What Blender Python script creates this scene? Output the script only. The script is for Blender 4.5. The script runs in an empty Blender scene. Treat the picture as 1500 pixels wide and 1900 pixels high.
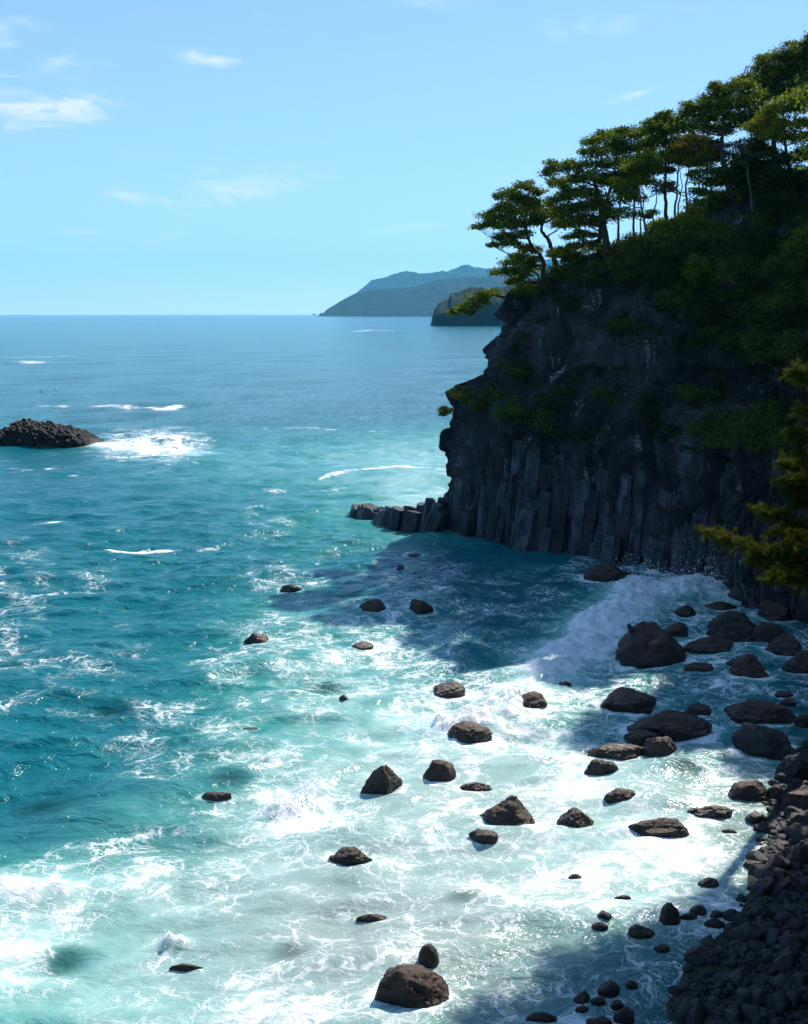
import bpy, math, random
import numpy as np
from mathutils import Vector
from mathutils.bvhtree import BVHTree

# ------------------------------------------------------------------ camera
F, H = 2037.0, 25.0                      # focal length in photo pixels, camera height over the sea
PITCH = math.atan(368.5 / F)
S = bpy.context.scene
COL = S.collection
cam_d = bpy.data.cameras.new('camera')
cam = bpy.data.objects.new('camera', cam_d); COL.objects.link(cam)
cam.location = (0, 0, H)
cam.rotation_euler = (math.pi / 2 - PITCH, 0, 0)
cam_d.sensor_fit = 'VERTICAL'; cam_d.sensor_height = 36.0; cam_d.lens = 36.0 * F / 1900.0
cam_d.clip_start = 0.2; cam_d.clip_end = 90000
S.camera = cam

# ------------------------------------------------------------------ light
SUN_H = (0.57, 0.85, 1.01)                # direction towards the sun (right, ahead, up)
SUN_AZ = math.atan2(SUN_H[0], SUN_H[1])  # clockwise from +Y
SUN_EL = math.atan2(SUN_H[2], math.hypot(SUN_H[0], SUN_H[1]))
SKY_STRENGTH, SUN_STRENGTH = 0.15, 5.0
sun_d = bpy.data.lights.new('sun', 'SUN')
sun_d.energy = SUN_STRENGTH; sun_d.angle = math.radians(0.5); sun_d.color = (1.0, 0.94, 0.84)
sun = bpy.data.objects.new('sun', sun_d); COL.objects.link(sun)
sun.rotation_euler = (-Vector(SUN_H)).to_track_quat('-Z', 'Y').to_euler()
sun.location = (60, 60, 90)
VS = S.view_settings
VS.view_transform = 'Standard'; VS.look = 'None'; VS.exposure = 0.45; VS.gamma = 1.0; VS.use_curve_mapping = False
S.cycles.max_bounces = 6; S.cycles.diffuse_bounces = 2; S.cycles.glossy_bounces = 2
S.cycles.transmission_bounces = 2; S.cycles.volume_bounces = 0; S.cycles.transparent_max_bounces = 8
S.cycles.caustics_reflective = False; S.cycles.caustics_refractive = False
S.cycles.use_denoising = True


# ------------------------------------------------------------------ node helper
class NT:
    def __init__(self, tree):
        self.t = tree; tree.nodes.clear()

    def n(self, typ, ins=None, **props):
        nd = self.t.nodes.new(typ)
        for k, v in props.items(): setattr(nd, k, v)
        for k, v in (ins or {}).items(): self.set(nd.inputs[k], v)
        return nd

    def set(self, sock, v):
        if isinstance(v, bpy.types.NodeSocket): self.t.links.new(v, sock)
        elif isinstance(v, bpy.types.Node): self.t.links.new(v.outputs[0], sock)
        else:
            if isinstance(v, tuple) and len(v) == 3 and sock.type == 'RGBA': v = v + (1,)
            sock.default_value = v

    def m(self, op, a, b=0.0, c=0.0, clamp=False):
        return self.n('ShaderNodeMath', {0: a, 1: b, 2: c}, operation=op, use_clamp=clamp).outputs[0]

    def vm(self, op, a, b=(0, 0, 0)):
        return self.n('ShaderNodeVectorMath', {0: a, 1: b}, operation=op).outputs[0]

    def ss(self, x, lo, hi, a=0.0, b=1.0):
        return self.n('ShaderNodeMapRange', {'Value': x, 'From Min': lo, 'From Max': hi, 'To Min': a, 'To Max': b},
                      interpolation_type='SMOOTHSTEP').outputs[0]

    def mix(self, f, a, b):
        nd = self.n('ShaderNodeMix', data_type='RGBA')
        self.set(nd.inputs[0], f); self.set(nd.inputs[6], a); self.set(nd.inputs[7], b)
        return nd.outputs[2]

    def noise(self, v, scale, detail=4.0, rough=0.55, dist=0.0):
        return self.n('ShaderNodeTexNoise', {'Vector': v, 'Scale': scale, 'Detail': detail, 'Roughness': rough, 'Distortion': dist})

    def attr(self, name):
        return self.n('ShaderNodeAttribute', attribute_name=name).outputs['Fac']

    def bump(self, h, strength, dist, normal=None):
        ins = {'Height': h, 'Strength': strength, 'Distance': dist}
        if normal is not None: ins['Normal'] = normal
        return self.n('ShaderNodeBump', ins).outputs[0]

    def out(self, surf=None, vol=None):
        o = self.n('ShaderNodeOutputMaterial')
        if surf is not None: self.set(o.inputs[0], surf)
        if vol is not None: self.set(o.inputs[1], vol)


def material(name):
    m = bpy.data.materials.new(name); m.use_nodes = True
    return m, NT(m.node_tree)


# ------------------------------------------------------------------ sky
def ray(px, py):
    cx, cy = (px - 750) / F, (950 - py) / F
    return (cx, math.cos(PITCH) + cy * math.sin(PITCH), -math.sin(PITCH) + cy * math.cos(PITCH))


W = bpy.data.worlds.new('World'); S.world = W; W.use_nodes = True
q = NT(W.node_tree)
sky = q.n('ShaderNodeTexSky', sky_type='NISHITA', sun_disc=False, sun_elevation=SUN_EL, sun_rotation=SUN_AZ,
          altitude=20.0, air_density=0.7, dust_density=0.0, ozone_density=1.0)
tint = q.n('ShaderNodeMix', {0: 1.0, 6: q.n('ShaderNodeGamma', {0: sky.outputs[0], 1: 0.56}).outputs[0], 7: (1.16, 1.62, 2.14, 1)}, data_type='RGBA', blend_type='MULTIPLY').outputs[2]
dirv = q.n('ShaderNodeTexCoord').outputs['Generated']
sp = q.n('ShaderNodeSeparateXYZ', {0: dirv})
az = q.m('ARCTAN2', sp.outputs[0], sp.outputs[1]); el = q.m('ARCSINE', sp.outputs[2])
cv = q.n('ShaderNodeCombineXYZ', {0: q.m('MULTIPLY', az, 9.0), 1: q.m('MULTIPLY', el, 34.0), 2: 0.3}).outputs[0]
cn = q.noise(cv, 1.6, 6.0, 0.62, 0.6).outputs[0]
total = q.m('MULTIPLY', q.ss(cn, 0.56, 0.85), 0.10)
# thin fair-weather wisps: azimuth / elevation (degrees), half sizes, tilt, strength
for (wx, wy, rx, ry, tilt, st) in [(95, 205, 150, 34, 2, .7), (40, 170, 170, 46, 6, .4), (60, 125, 110, 22, 14, .6), (395, 107, 80, 20, -4, .65),
                                   (270, 364, 90, 18, -9, .7), (430, 350, 130, 46, 4, .6), (425, 371, 34, 12, -4, .5),
                                   (1170, 177, 75, 10, 14, .5), (1090, 45, 140, 26, 6, .3), (790, 8, 120, 20, 0, .25),
                                   (5, 50, 40, 40, 30, .5), (310, 438, 60, 8, 4, .2), (740, 425, 120, 14, 3, .22),
                                   (640, 540, 90, 8, 6, .2), (570, 528, 40, 6, 0, .25), (160, 430, 40, 8, 0, .2)]:
    d = Vector(ray(wx, wy)).normalized()
    a0, e0 = math.atan2(d.x, d.y), math.asin(d.z)
    da = q.m('SUBTRACT', az, a0); de = q.m('SUBTRACT', el, e0)
    ct, stt = math.cos(math.radians(tilt)), math.sin(math.radians(tilt))
    u = q.m('DIVIDE', q.m('ADD', q.m('MULTIPLY', da, ct), q.m('MULTIPLY', de, stt)), rx / F)
    v = q.m('DIVIDE', q.m('SUBTRACT', q.m('MULTIPLY', de, ct), q.m('MULTIPLY', da, stt)), ry / F)
    r2 = q.m('ADD', q.m('MULTIPLY', u, u), q.m('MULTIPLY', v, v))
    g = q.m('EXPONENT', q.m('MULTIPLY', r2, -0.9))
    # ragged: shape noise eats into the gaussian
    total = q.m('ADD', total, q.m('MULTIPLY', q.ss(q.m('ADD', g, q.m('MULTIPLY', q.m('SUBTRACT', cn, 0.5), 3.0)), 0.40, 1.5), q.m('MULTIPLY', g, st * 1.25)))
cloud = q.mix(q.m('MINIMUM', total, 0.75), tint, (4.9, 5.25, 5.6, 1))
bg = q.n('ShaderNodeBackground', {'Color': cloud, 'Strength': SKY_STRENGTH})
wo = q.n('ShaderNodeOutputWorld', {0: bg.outputs[0]})

# ------------------------------------------------------------------ geometry helpers
rng = np.random.default_rng(7)
random.seed(7)


def at(px, py, z=0.0):
    d = ray(px, py); t = (z - H) / d[2]
    return np.array([d[0] * t, d[1] * t, z])


def aty(px, py, Y):
    d = ray(px, py); t = Y / d[1]
    return np.array([d[0] * t, Y, H + d[2] * t])


def project(p):
    """world -> photo pixel (only to read the maps below)"""
    x, y, z = p[..., 0], p[..., 1], p[..., 2] - H
    dep = y * math.cos(PITCH) - z * math.sin(PITCH); up = y * math.sin(PITCH) + z * math.cos(PITCH)
    dep = np.maximum(dep, 0.1)
    return 750 + F * x / dep, 950 - F * up / dep


_tab = np.random.default_rng(3).random(1 << 16)


def _h(ix, iy, iz):
    return _tab[((ix * 73856093) ^ (iy * 19349663) ^ (iz * 83492791)) & 0xFFFF]


def vnoise(p):
    """value noise in 0..1 on an (n,3) array"""
    i = np.floor(p).astype(np.int64); f = p - i; f = f * f * f * (f * (f * 6 - 15) + 10)
    x, y, z = i[..., 0], i[..., 1], i[..., 2]; fx, fy, fz = f[..., 0], f[..., 1], f[..., 2]
    L = lambda a, b, t: a + (b - a) * t
    return L(L(L(_h(x, y, z), _h(x + 1, y, z), fx), L(_h(x, y + 1, z), _h(x + 1, y + 1, z), fx), fy),
             L(L(_h(x, y, z + 1), _h(x + 1, y, z + 1), fx), L(_h(x, y + 1, z + 1), _h(x + 1, y + 1, z + 1), fx), fy), fz)


def fbm(p, oct=4, gain=0.5):
    p = np.asarray(p, float); s = np.zeros(p.shape[:-1]); a = 1.0; t = 0.0
    for k in range(oct):
        s += a * vnoise(p * (2.03 ** k) + 17.3 * k); t += a; a *= gain
    return s / t


def mesh(name, verts, faces, mat, parent=None, smooth=True, attrs=None):
    """one mesh object from numpy arrays; faces is (n,3) or (n,4)"""
    verts = np.asarray(verts, np.float32); faces = np.asarray(faces, np.int32)
    me = bpy.data.meshes.new(name)
    k = faces.shape[1]
    me.vertices.add(len(verts)); me.vertices.foreach_set('co', verts.ravel())
    me.loops.add(faces.size); me.loops.foreach_set('vertex_index', faces.ravel())
    me.polygons.add(len(faces)); me.polygons.foreach_set('loop_start', np.arange(0, faces.size, k, dtype=np.int32))
    me.polygons.foreach_set('use_smooth', np.full(len(faces), smooth))
    for an, av in (attrs or {}).items():
        me.attributes.new(an, 'FLOAT', 'POINT').data.foreach_set('value', np.asarray(av, np.float32))
    me.update(calc_edges=True); me.validate()
    if mat: me.materials.append(mat)
    return link(name, me, parent)


def link(name, me, parent=None):
    o = bpy.data.objects.new(name, me); COL.objects.link(o)
    if parent is not None: o.parent = parent
    return o


def grid_faces(nu, nv):
    i = np.arange(nu - 1)[:, None] * nv + np.arange(nv - 1)[None, :]
    return np.stack([i, i + nv, i + nv + 1, i + 1], -1).reshape(-1, 4)


def tag(o, label, cat, group=None):
    o['label'] = label; o['category'] = cat
    if group: o['group'] = group
    return o


def struct(o, label=None):
    o['kind'] = 'structure'
    if label: o['label'] = label
    return o


def empty(name, loc):
    o = bpy.data.objects.new(name, None); COL.objects.link(o); o.location = loc; o.empty_display_size = 0.3
    return o


def sstep(a, b, x):
    t = np.clip((x - a) / (b - a), 0, 1); return t * t * (3 - 2 * t)


def seg_dist(x, y, pts):
    """distance to a polyline and the parameter 0..1 along it"""
    pts = np.asarray(pts, float); best = np.full(x.shape, 1e9); par = np.zeros(x.shape); n = len(pts) - 1
    for i in range(n):
        a, b = pts[i, :2], pts[i + 1, :2]; d = b - a; L = max(d @ d, 1e-9)
        t = np.clip(((x - a[0]) * d[0] + (y - a[1]) * d[1]) / L, 0, 1)
        dd = np.hypot(x - a[0] - t * d[0], y - a[1] - t * d[1])
        k = dd < best; best[k] = dd[k]; par[k] = (i + t[k]) / n
    return best, par


def tube(path, radii, sides=7):
    path = np.asarray(path, float); n = len(path); V = []; Fc = []
    for i in range(n):
        d = path[min(i + 1, n - 1)] - path[max(i - 1, 0)]; d /= np.linalg.norm(d) + 1e-9
        a = np.cross(d, [0.3, 1, 0.1]); a /= np.linalg.norm(a) + 1e-9; b = np.cross(d, a)
        for k in range(sides):
            t = 2 * math.pi * k / sides
            V.append(path[i] + radii[i] * (math.cos(t) * a + math.sin(t) * b))
    for i in range(n - 1):
        for k in range(sides):
            Fc.append((i * sides + k, i * sides + (k + 1) % sides, (i + 1) * sides + (k + 1) % sides, (i + 1) * sides + k))
    return np.array(V), np.array(Fc)


class Soup:
    def __init__(self): self.v = []; self.f = []; self.n = 0

    def add(self, v, f):
        self.v.append(np.asarray(v, float)); self.f.append(np.asarray(f) + self.n); self.n += len(v)

    def build(self, name, mat, parent=None, smooth=True):
        return mesh(name, np.concatenate(self.v), np.concatenate(self.f), mat, parent, smooth)


# ------------------------------------------------------------------ materials
def rock_material(name, dark, light, rough=(0.35, 0.7), scale=1.0, bump=0.6, moss_or_lit_top=None, wet=False, tone=0.5):
    m, q = material(name)
    geo = q.n('ShaderNodeNewGeometry'); pos = geo.outputs['Position']
    rnd = q.n('ShaderNodeObjectInfo').outputs['Random']
    pos = q.vm('ADD', pos, q.n('ShaderNodeCombineXYZ', {0: q.m('MULTIPLY', rnd, 40.0), 1: 0.0, 2: 0.0}).outputs[0])
    n1 = q.noise(pos, 0.7 * scale, 6, 0.6).outputs[0]; n2 = q.noise(pos, 5.0 * scale, 6, 0.7).outputs[0]
    n3 = q.noise(pos, 22.0 * scale, 4, 0.7).outputs[0]
    f = q.ss(q.m('ADD', q.m('MULTIPLY', n1, 0.6), q.m('MULTIPLY', n2, 0.4)), 0.36, 0.68)
    c = q.mix(f, dark, light)
    c = q.mix(q.m('MULTIPLY', q.ss(n3, 0.56, 0.72), 0.55), c, tuple(min(1, v * 2.2) for v in light))
    c = q.mix(1.0, c, c)
    br = q.n('ShaderNodeHueSaturation', {'Color': c, 'Value': q.m('MULTIPLY_ADD', rnd, tone, 1.0 - tone / 2)}).outputs[0]
    if wet:
        zz = q.n('ShaderNodeSeparateXYZ', {0: geo.outputs['Position']}).outputs[2]
        wb = q.ss(q.m('ADD', zz, q.m('MULTIPLY', q.m('SUBTRACT', n2, .5), .5)), 0.15, 0.75)
        br = q.n('ShaderNodeHueSaturation', {'Color': br, 'Value': q.m('MULTIPLY_ADD', wb, 0.65, 0.35)}).outputs[0]
    if moss_or_lit_top:
        nz = q.n('ShaderNodeSeparateXYZ', {0: geo.outputs['Normal']}).outputs[2]
        mk = q.ss(q.m('ADD', nz, q.m('MULTIPLY', q.m('SUBTRACT', n2, 0.5), 1.4)), 0.45, 0.85)
        br = q.mix(mk, br, moss_or_lit_top)
    ro = q.ss(n2, 0.3, 0.7, rough[0], rough[1])
    if wet: ro = q.m('MULTIPLY', ro, q.m('MULTIPLY_ADD', wb, 0.55, 0.45))
    h = q.m('ADD', q.m('MULTIPLY', n2, 0.7), q.m('MULTIPLY', n3, 0.3))
    nb = q.bump(h, bump, 0.16 / scale)
    b = q.n('ShaderNodeBsdfPrincipled', {'Base Color': br, 'Roughness': ro, 'Normal': nb, 'Specular IOR Level': 0.5 if wet else 0.3})
    q.out(b); return m


M_BOULDER = rock_material('wet_boulder', (0.003, 0.0022, 0.002), (0.058, 0.027, 0.013), (0.4, 0.7), 1.6, 1.0, moss_or_lit_top=(0.062, 0.027, 0.010), wet=True, tone=0.8)  # upward faces take the rusty brown of sunlit tops, painted into the colour
M_COBBLE = rock_material('cobble', (0.004, 0.004, 0.005), (0.026, 0.021, 0.019), (0.3, 0.65), 2.2, 0.8, tone=1.3)
M_ISLET = rock_material('islet_rock', (0.007, 0.006, 0.005), (0.042, 0.030, 0.020), (0.6, 0.9), 0.6, 0.6, tone=0.3)
M_COLUMN = rock_material('basalt_column', (0.007, 0.009, 0.013), (0.088, 0.094, 0.112), (0.45, 0.8), 0.8, 1.0, tone=1.1)
M_SHORE = rock_material('shore_rock', (0.008, 0.007, 0.007), (0.03, 0.026, 0.022), (0.5, 0.9), 0.5, 0.8, moss_or_lit_top=(0.02, 0.032, 0.01))
M_BED = rock_material('seabed_rock', (0.10, 0.085, 0.06), (0.24, 0.20, 0.14), (0.8, 0.9), 0.6, 0.4)


def cliff_material():
    m, q = material('cliff_rock')
    geo = q.n('ShaderNodeNewGeometry'); pos = geo.outputs['Position']
    st = q.vm('MULTIPLY', pos, (1.0, 1.0, 0.45))
    n1 = q.noise(st, 0.22, 7, 0.62, 0.5).outputs[0]; n2 = q.noise(st, 1.3, 6, 0.65).outputs[0]; n3 = q.noise(pos, 4.0, 5, 0.7).outputs[0]
    c = q.mix(q.ss(n1, 0.38, 0.66), (0.010, 0.012, 0.016), (0.080, 0.078, 0.090))
    c = q.mix(q.m('MULTIPLY', q.ss(n2, 0.5, 0.72), 0.6), c, (0.085, 0.066, 0.060))
    pale = q.m('MULTIPLY', q.ss(q.noise(q.vm('MULTIPLY', pos, (1, 1, .5)), 0.55, 4, 0.6, 1.0).outputs[0], 0.58, 0.70), q.ss(n3, 0.40, 0.6))
    c = q.mix(pale, c, (0.34, 0.33, 0.33))
    nz = q.n('ShaderNodeSeparateXYZ', {0: geo.outputs['Normal']}).outputs[2]
    veg = q.ss(q.m('ADD', nz, q.m('MULTIPLY', q.m('SUBTRACT', n2, 0.5), 0.9)), 0.42, 0.7)
    c = q.mix(veg, c, (0.022, 0.026, 0.010))
    h = q.m('ADD', q.m('MULTIPLY', n2, 0.65), q.m('MULTIPLY', n3, 0.35))
    b = q.n('ShaderNodeBsdfPrincipled', {'Base Color': c, 'Roughness': 0.75, 'Normal': q.bump(h, 1.0, 0.9), 'Specular IOR Level': 0.25})
    q.out(b); return m


M_CLIFF = cliff_material()


def leaf_material(name, c1, c2, trans=0.45):
    m, q = material(name)
    pos = q.n('ShaderNodeNewGeometry').outputs['Position']
    n = q.noise(pos, 0.9, 3, 0.6).outputs[0]
    wn = q.n('ShaderNodeNewGeometry').outputs['Random Per Island']
    c = q.mix(q.ss(q.m('ADD', q.m('MULTIPLY', n, 0.6), q.m('MULTIPLY', wn, 0.4)), 0.3, 0.75), c1, c2)
    d = q.n('ShaderNodeBsdfDiffuse', {'Color': c})
    t = q.n('ShaderNodeBsdfTranslucent', {'Color': c})
    q.out(q.n('ShaderNodeMixShader', {0: trans, 1: d.outputs[0], 2: t.outputs[0]}).outputs[0]); return m


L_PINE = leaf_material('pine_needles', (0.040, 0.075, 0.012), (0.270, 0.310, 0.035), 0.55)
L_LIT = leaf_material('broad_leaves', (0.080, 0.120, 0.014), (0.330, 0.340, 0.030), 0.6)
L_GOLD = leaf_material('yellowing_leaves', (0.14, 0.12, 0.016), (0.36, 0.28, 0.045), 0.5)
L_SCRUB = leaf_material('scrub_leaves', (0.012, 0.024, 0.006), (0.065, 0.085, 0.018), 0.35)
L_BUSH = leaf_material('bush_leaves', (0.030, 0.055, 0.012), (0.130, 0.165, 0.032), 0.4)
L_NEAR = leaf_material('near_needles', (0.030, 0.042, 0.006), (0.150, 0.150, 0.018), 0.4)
M_BARK = rock_material('bark', (0.022, 0.017, 0.013), (0.075, 0.055, 0.042), (0.8, 0.95), 2.0, 0.6)
M_PALEBARK = rock_material('pale_bark', (0.07, 0.058, 0.05), (0.20, 0.17, 0.145), (0.8, 0.95), 2.0, 0.4)

# ------------------------------------------------------------------ boulders: where they stand (x, waterline y, width, height in the photo), shape, label
BOULDERS = [
    (478, 1193, 52, 24, 'p', 'small lit brown rock ringed by foam, farthest left of the dry rocks'),
    (540, 1096, 42, 17, 'f', 'low blue-black rock with foam streaming off its left side, nearest the open sea'),
    (692, 1144, 52, 25, 'f', 'left rock of the dark pair in mid bay, sloping down to the right'),
    (780, 1144, 50, 29, 'a', 'right rock of the dark pair in mid bay, wedge rising to the right'),
    (745, 1061, 18, 12, 'p', 'tiny pointed black rock alone in a foam patch off the headland'),
    (768, 1033, 32, 8, 'f', 'barely showing flat black rock nearest the headland tip'),
    (673, 1203, 42, 15, 'p', 'small lit brown rock awash just in front of the dark pair'),
    (830, 1290, 68, 30, 's', 'brown rock with water sheeting down it beside the sunlit breaker'),
    (638, 1305, 17, 12, 'r', 'tiny lone brown rock in pale green water in mid bay'),
    (985, 1326, 58, 27, 'f', 'blue-black rock at the shadow edge just right of the white breaker'),
    (872, 1381, 84, 38, 'r', 'smooth dark rock with rounded right end just below the sunlit breaker'),
    (709, 1476, 78, 62, 'a', 'tall jagged brown rock with notched left side in mid foam'),
    (815, 1447, 64, 41, 'a', 'blocky brown rock just right of the tall jagged one'),
    (882, 1465, 60, 21, 'f', 'low rounded brown rock awash right of the blocky brown one'),
    (937, 1543, 106, 63, 'p', 'large peaked brown boulder alone in the lit foam'),
    (897, 1569, 54, 27, 'f', 'small tan wedge of rock below the large peaked boulder'),
    (1068, 1539, 68, 39, 'r', 'dark rounded rock with blunt right end, right of the large peaked boulder'),
    (1221, 1563, 108, 36, 'r', 'long low olive-brown rock like a loaf in the lit foam'),
    (1152, 1499, 62, 28, 'f', 'flat brown rock half washed over above the loaf-shaped rock'),
    (1115, 1444, 64, 34, 'r', 'brown rock with blue shaded left face below the long double rock'),
    (1145, 1406, 106, 31, 'r', 'long low brown rock lying half in the shadow edge'),
    (1224, 1407, 68, 42, 'r', 'ribbed brown rock joined to the right end of the long low one'),
    (1192, 1378, 66, 30, 'r', 'dark shaded rock behind the ribbed brown one'),
    (650, 1612, 80, 38, 'r', 'rough reddish brown rock with foam running over its top'),
    (796, 1804, 37, 40, 'e', 'small upright egg-shaped rock above the biggest foreground boulder'),
    (764, 1885, 130, 78, 'r', 'biggest foreground boulder, smooth and black at the bottom edge'),
    (400, 1488, 58, 17, 'f', 'golden brown rock barely breaking the green water at left'),
    (346, 1793, 60, 13, 'f', 'reddish rock awash under a burst of foam at lower left'),
    (690, 1700, 56, 13, 'f', 'flat grey-brown rock awash in shallow grey water'),
    (466, 1359, 32, 6, 'f', 'sliver of dark rock just breaking the teal water at left'),
    (1068, 1634, 26, 10, 'f', 'small brown rock awash in white foam under the loaf-shaped rock'),
    (1315, 1645, 38, 17, 'f', 'speckled brown rock awash in foam near the lit beach'),
    (1130, 1086, 96, 36, 'r', 'domed black rock with a white trickle beside the splash at the cliff foot'),
    (1208, 1233, 132, 80, 'k', 'huge black boulder with a bird-like knob on its left shoulder'),
    (1255, 1181, 46, 28, 'f', 'black rock behind the right shoulder of the huge boulder'),
    (1312, 1210, 98, 36, 'p', 'peaked low black boulder right of the huge knobbed one'),
    (1363, 1189, 96, 58, 'r', 'big domed black boulder under the overhanging pine branch'),
    (1296, 1247, 56, 17, 'f', 'flat black rock at the right foot of the huge knobbed boulder'),
    (1386, 1266, 80, 50, 'a', 'angular black boulder below the peaked low one'),
    (1366, 1237, 42, 18, 'f', 'small black rock behind the angular shaded boulder'),
    (1165, 1322, 108, 47, 'r', 'smooth black boulder sloping right, left of the long shaded one'),
    (1294, 1329, 52, 25, 'r', 'small round black rock behind the long shaded boulder'),
    (1243, 1370, 158, 52, 'r', 'longest shaded boulder with foam swirling over its left end'),
    (1412, 1346, 124, 52, 'r', 'broad domed black boulder by the right shore'),
    (1422, 1410, 112, 60, 'a', 'blue-black boulder leaning in front of the broad domed one'),
    (1270, 1148, 42, 22, 'f', 'black rock in the shaded breaker behind the huge boulder'),
    (1335, 1131, 64, 20, 'f', 'low black rock where the shaded breaker meets the cliff'),
    (1425, 1192, 72, 42, 'r', 'black boulder squeezed between the big domed one and the cliff'),
    (1455, 1216, 74, 40, 'a', 'angular black boulder at the foot of the bay cliff'),
    (1488, 1250, 70, 44, 'r', 'round black boulder cut by the right edge below the pine branch'),
    (1376, 1114, 56, 32, 'a', 'black block of rock against the cliff right of the splash'),
    (1445, 1152, 84, 38, 'a', 'wide black rock shelf under the pine branch'),
    (1455, 1291, 36, 12, 'f', 'flat black stone in the shaded channel by the right shore'),
    (1461, 1310, 32, 16, 'r', 'small black stone above the broad domed boulder'),
    (1492, 1352, 36, 26, 'r', 'black boulder at the right edge beside the broad domed one'),
    (1048, 1272, 24, 8, 'f', 'thin black rock under the shaded breaker'),
    (1390, 1489, 72, 42, 'r', 'glossy brown boulder with spotted right face by the lit shore'),
    (1440, 1489, 38, 30, 'r', 'black rock tucked behind the glossy spotted boulder'),
    (1480, 1452, 80, 50, 'r', 'big blue-grey boulder on the shore above the glossy spotted one'),
    (1485, 1510, 66, 42, 'a', 'dark angular boulder at the right edge of the lit shore'),
    (1482, 1537, 54, 28, 'r', 'rust-topped boulder at the right edge of the lit shore'),
    (1484, 1563, 66, 30, 'f', 'grey slab under the rust-topped boulder'),
    (1322, 1520, 72, 22, 'f', 'olive rock washed by foam left of the lit shore'),
    (1290, 1515, 34, 12, 'f', 'small olive rock left of the washed olive one'),
    (1404, 1528, 38, 22, 'r', 'mossy olive stone under the glossy spotted boulder'),
    (1430, 1540, 42, 16, 'f', 'flat brown stone right of the mossy olive one'),
    (1353, 1546, 28, 9, 'f', 'small dark stone alone in foam left of the shore'),
    (1456, 1577, 64, 14, 'f', 'long flat wet stone in the lit wash'),
    (1443, 1623, 50, 33, 'r', 'round dark cobble boulder at the waterline of the lit beach'),
    (1402, 1611, 42, 18, 'f', 'striped grey stone left of the round waterline boulder'),
    (1396, 1592, 26, 12, 'f', 'black stone above the striped grey one'),
    (1420, 1632, 36, 18, 'p', 'reddish stone under the round waterline boulder'),
    (1415, 1668, 44, 35, 'a', 'blue-grey squarish boulder at the shadow edge of the beach'),
    (1461, 1661, 48, 32, 'a', 'brown angular boulder right of the squarish blue-grey one'),
    (1490, 1622, 46, 48, 'r', 'tall grey boulder at the right edge above the dark beach'),
    (1243, 1716, 37, 39, 'e', 'tilted oval black boulder standing in white wash'),
    (1295, 1699, 30, 19, 'r', 'small black rock right of the tilted oval boulder'),
    (1278, 1706, 36, 13, 'f', 'flat grey rock touching the tilted oval boulder'),
    (1330, 1703, 26, 13, 'f', 'small flat stone left of the round grey cobble'),
    (1360, 1711, 36, 21, 'r', 'round grey cobble at the beach edge'),
    (1326, 1723, 36, 18, 'r', 'pale grey cobble in foam left of the beach edge'),
    (1190, 1740, 46, 24, 'f', 'long dark rock sloping right in shaded foam'),
    (1228, 1765, 28, 15, 'r', 'small dark rock below the long sloping one'),
    (1300, 1782, 56, 26, 'f', 'dark oblong rock just off the shaded beach'),
    (1366, 1768, 28, 19, 'r', 'round black cobble touching the shaded beach'),
    (1338, 1772, 32, 18, 'f', 'dark stone between the oblong rock and the beach'),
    (1113, 1728, 30, 14, 'f', 'lower rock of the small dark pair in blue water'),
    (1121, 1712, 28, 15, 'r', 'upper rock of the small dark pair in blue water'),
    (1157, 1669, 30, 8, 'f', 'thin dark rock at the far edge of the near shadow'),
    (1080, 1856, 34, 23, 'p', 'pointed black rock lower left of the shaded rock cluster'),
    (1130, 1847, 40, 28, 'r', 'widest black rock of the shaded cluster at bottom'),
    (1110, 1860, 26, 14, 'r', 'small black rock between the pointed and widest ones'),
    (1158, 1895, 36, 28, 'r', 'round black rock at the bottom edge right of the cluster'),
    (1113, 1902, 46, 18, 'f', 'flat black rock cut by the bottom edge under the cluster'),
    (1005, 1902, 54, 20, 'f', 'black rock cut by the bottom edge right of the biggest boulder'),
    (1080, 1873, 24, 10, 'f', 'small flat rock under the pointed black one'),
    (1172, 1832, 22, 14, 'r', 'small black rock above right of the cluster'),
    (1147, 1866, 26, 15, 'r', 'black rock touching the lower side of the widest one'),
]
# boulders that stay under the surface and show through the water
SUNKEN = [(215, 1312, 66, 'sunken boulder showing brown through teal water at far left'),
          (80, 1495, 84, 'sunken boulder showing olive through dark teal water at left edge'),
          (605, 1268, 56, 'sunken boulder showing grey through pale water in mid bay'),
          (430, 1445, 60, 'sunken boulder just behind the golden brown rock'),
          (120, 1770, 60, 'sunken boulder under the milky green water at lower left'),
          (540, 1760, 60, 'sunken boulder in the grey shallows at bottom'),
          (860, 1665, 60, 'sunken boulder in the grey shallows left of the near shadow'),
          (1275, 1432, 60, 'sunken boulder under lit wash near the right shore')]


def solve_boulder(px, py, w, h, shape):
    base = at(px, py); D = math.sqrt(base[0] ** 2 + base[1] ** 2 + H * H); th = math.asin(H / D)
    wm, hm = w * D / F, h * D / F
    a = wm / 2; b = a * {'f': 0.75, 'r': 0.72, 'p': 0.8, 'a': 0.8, 's': 0.8, 'e': 0.85, 'k': 0.7}[shape]
    z0f = 0.10
    k = math.sqrt(1 - z0f * z0f)
    b = min(b, 0.30 * hm / math.sin(th))
    lo, hi = 0.02, 6.0
    for _ in range(40):
        c = (lo + hi) / 2
        hh = b * k * math.sin(th) + z0f * c * math.cos(th) + math.hypot(b * math.sin(th), c * math.cos(th))
        if hh < hm: lo = c
        else: hi = c
    c = max(c, 0.12)
    y = base[1] + b * k                     # the given y is the near waterline
    return np.array([base[0] * (y / base[1]), y, z0f * c]), a, b, c


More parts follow.
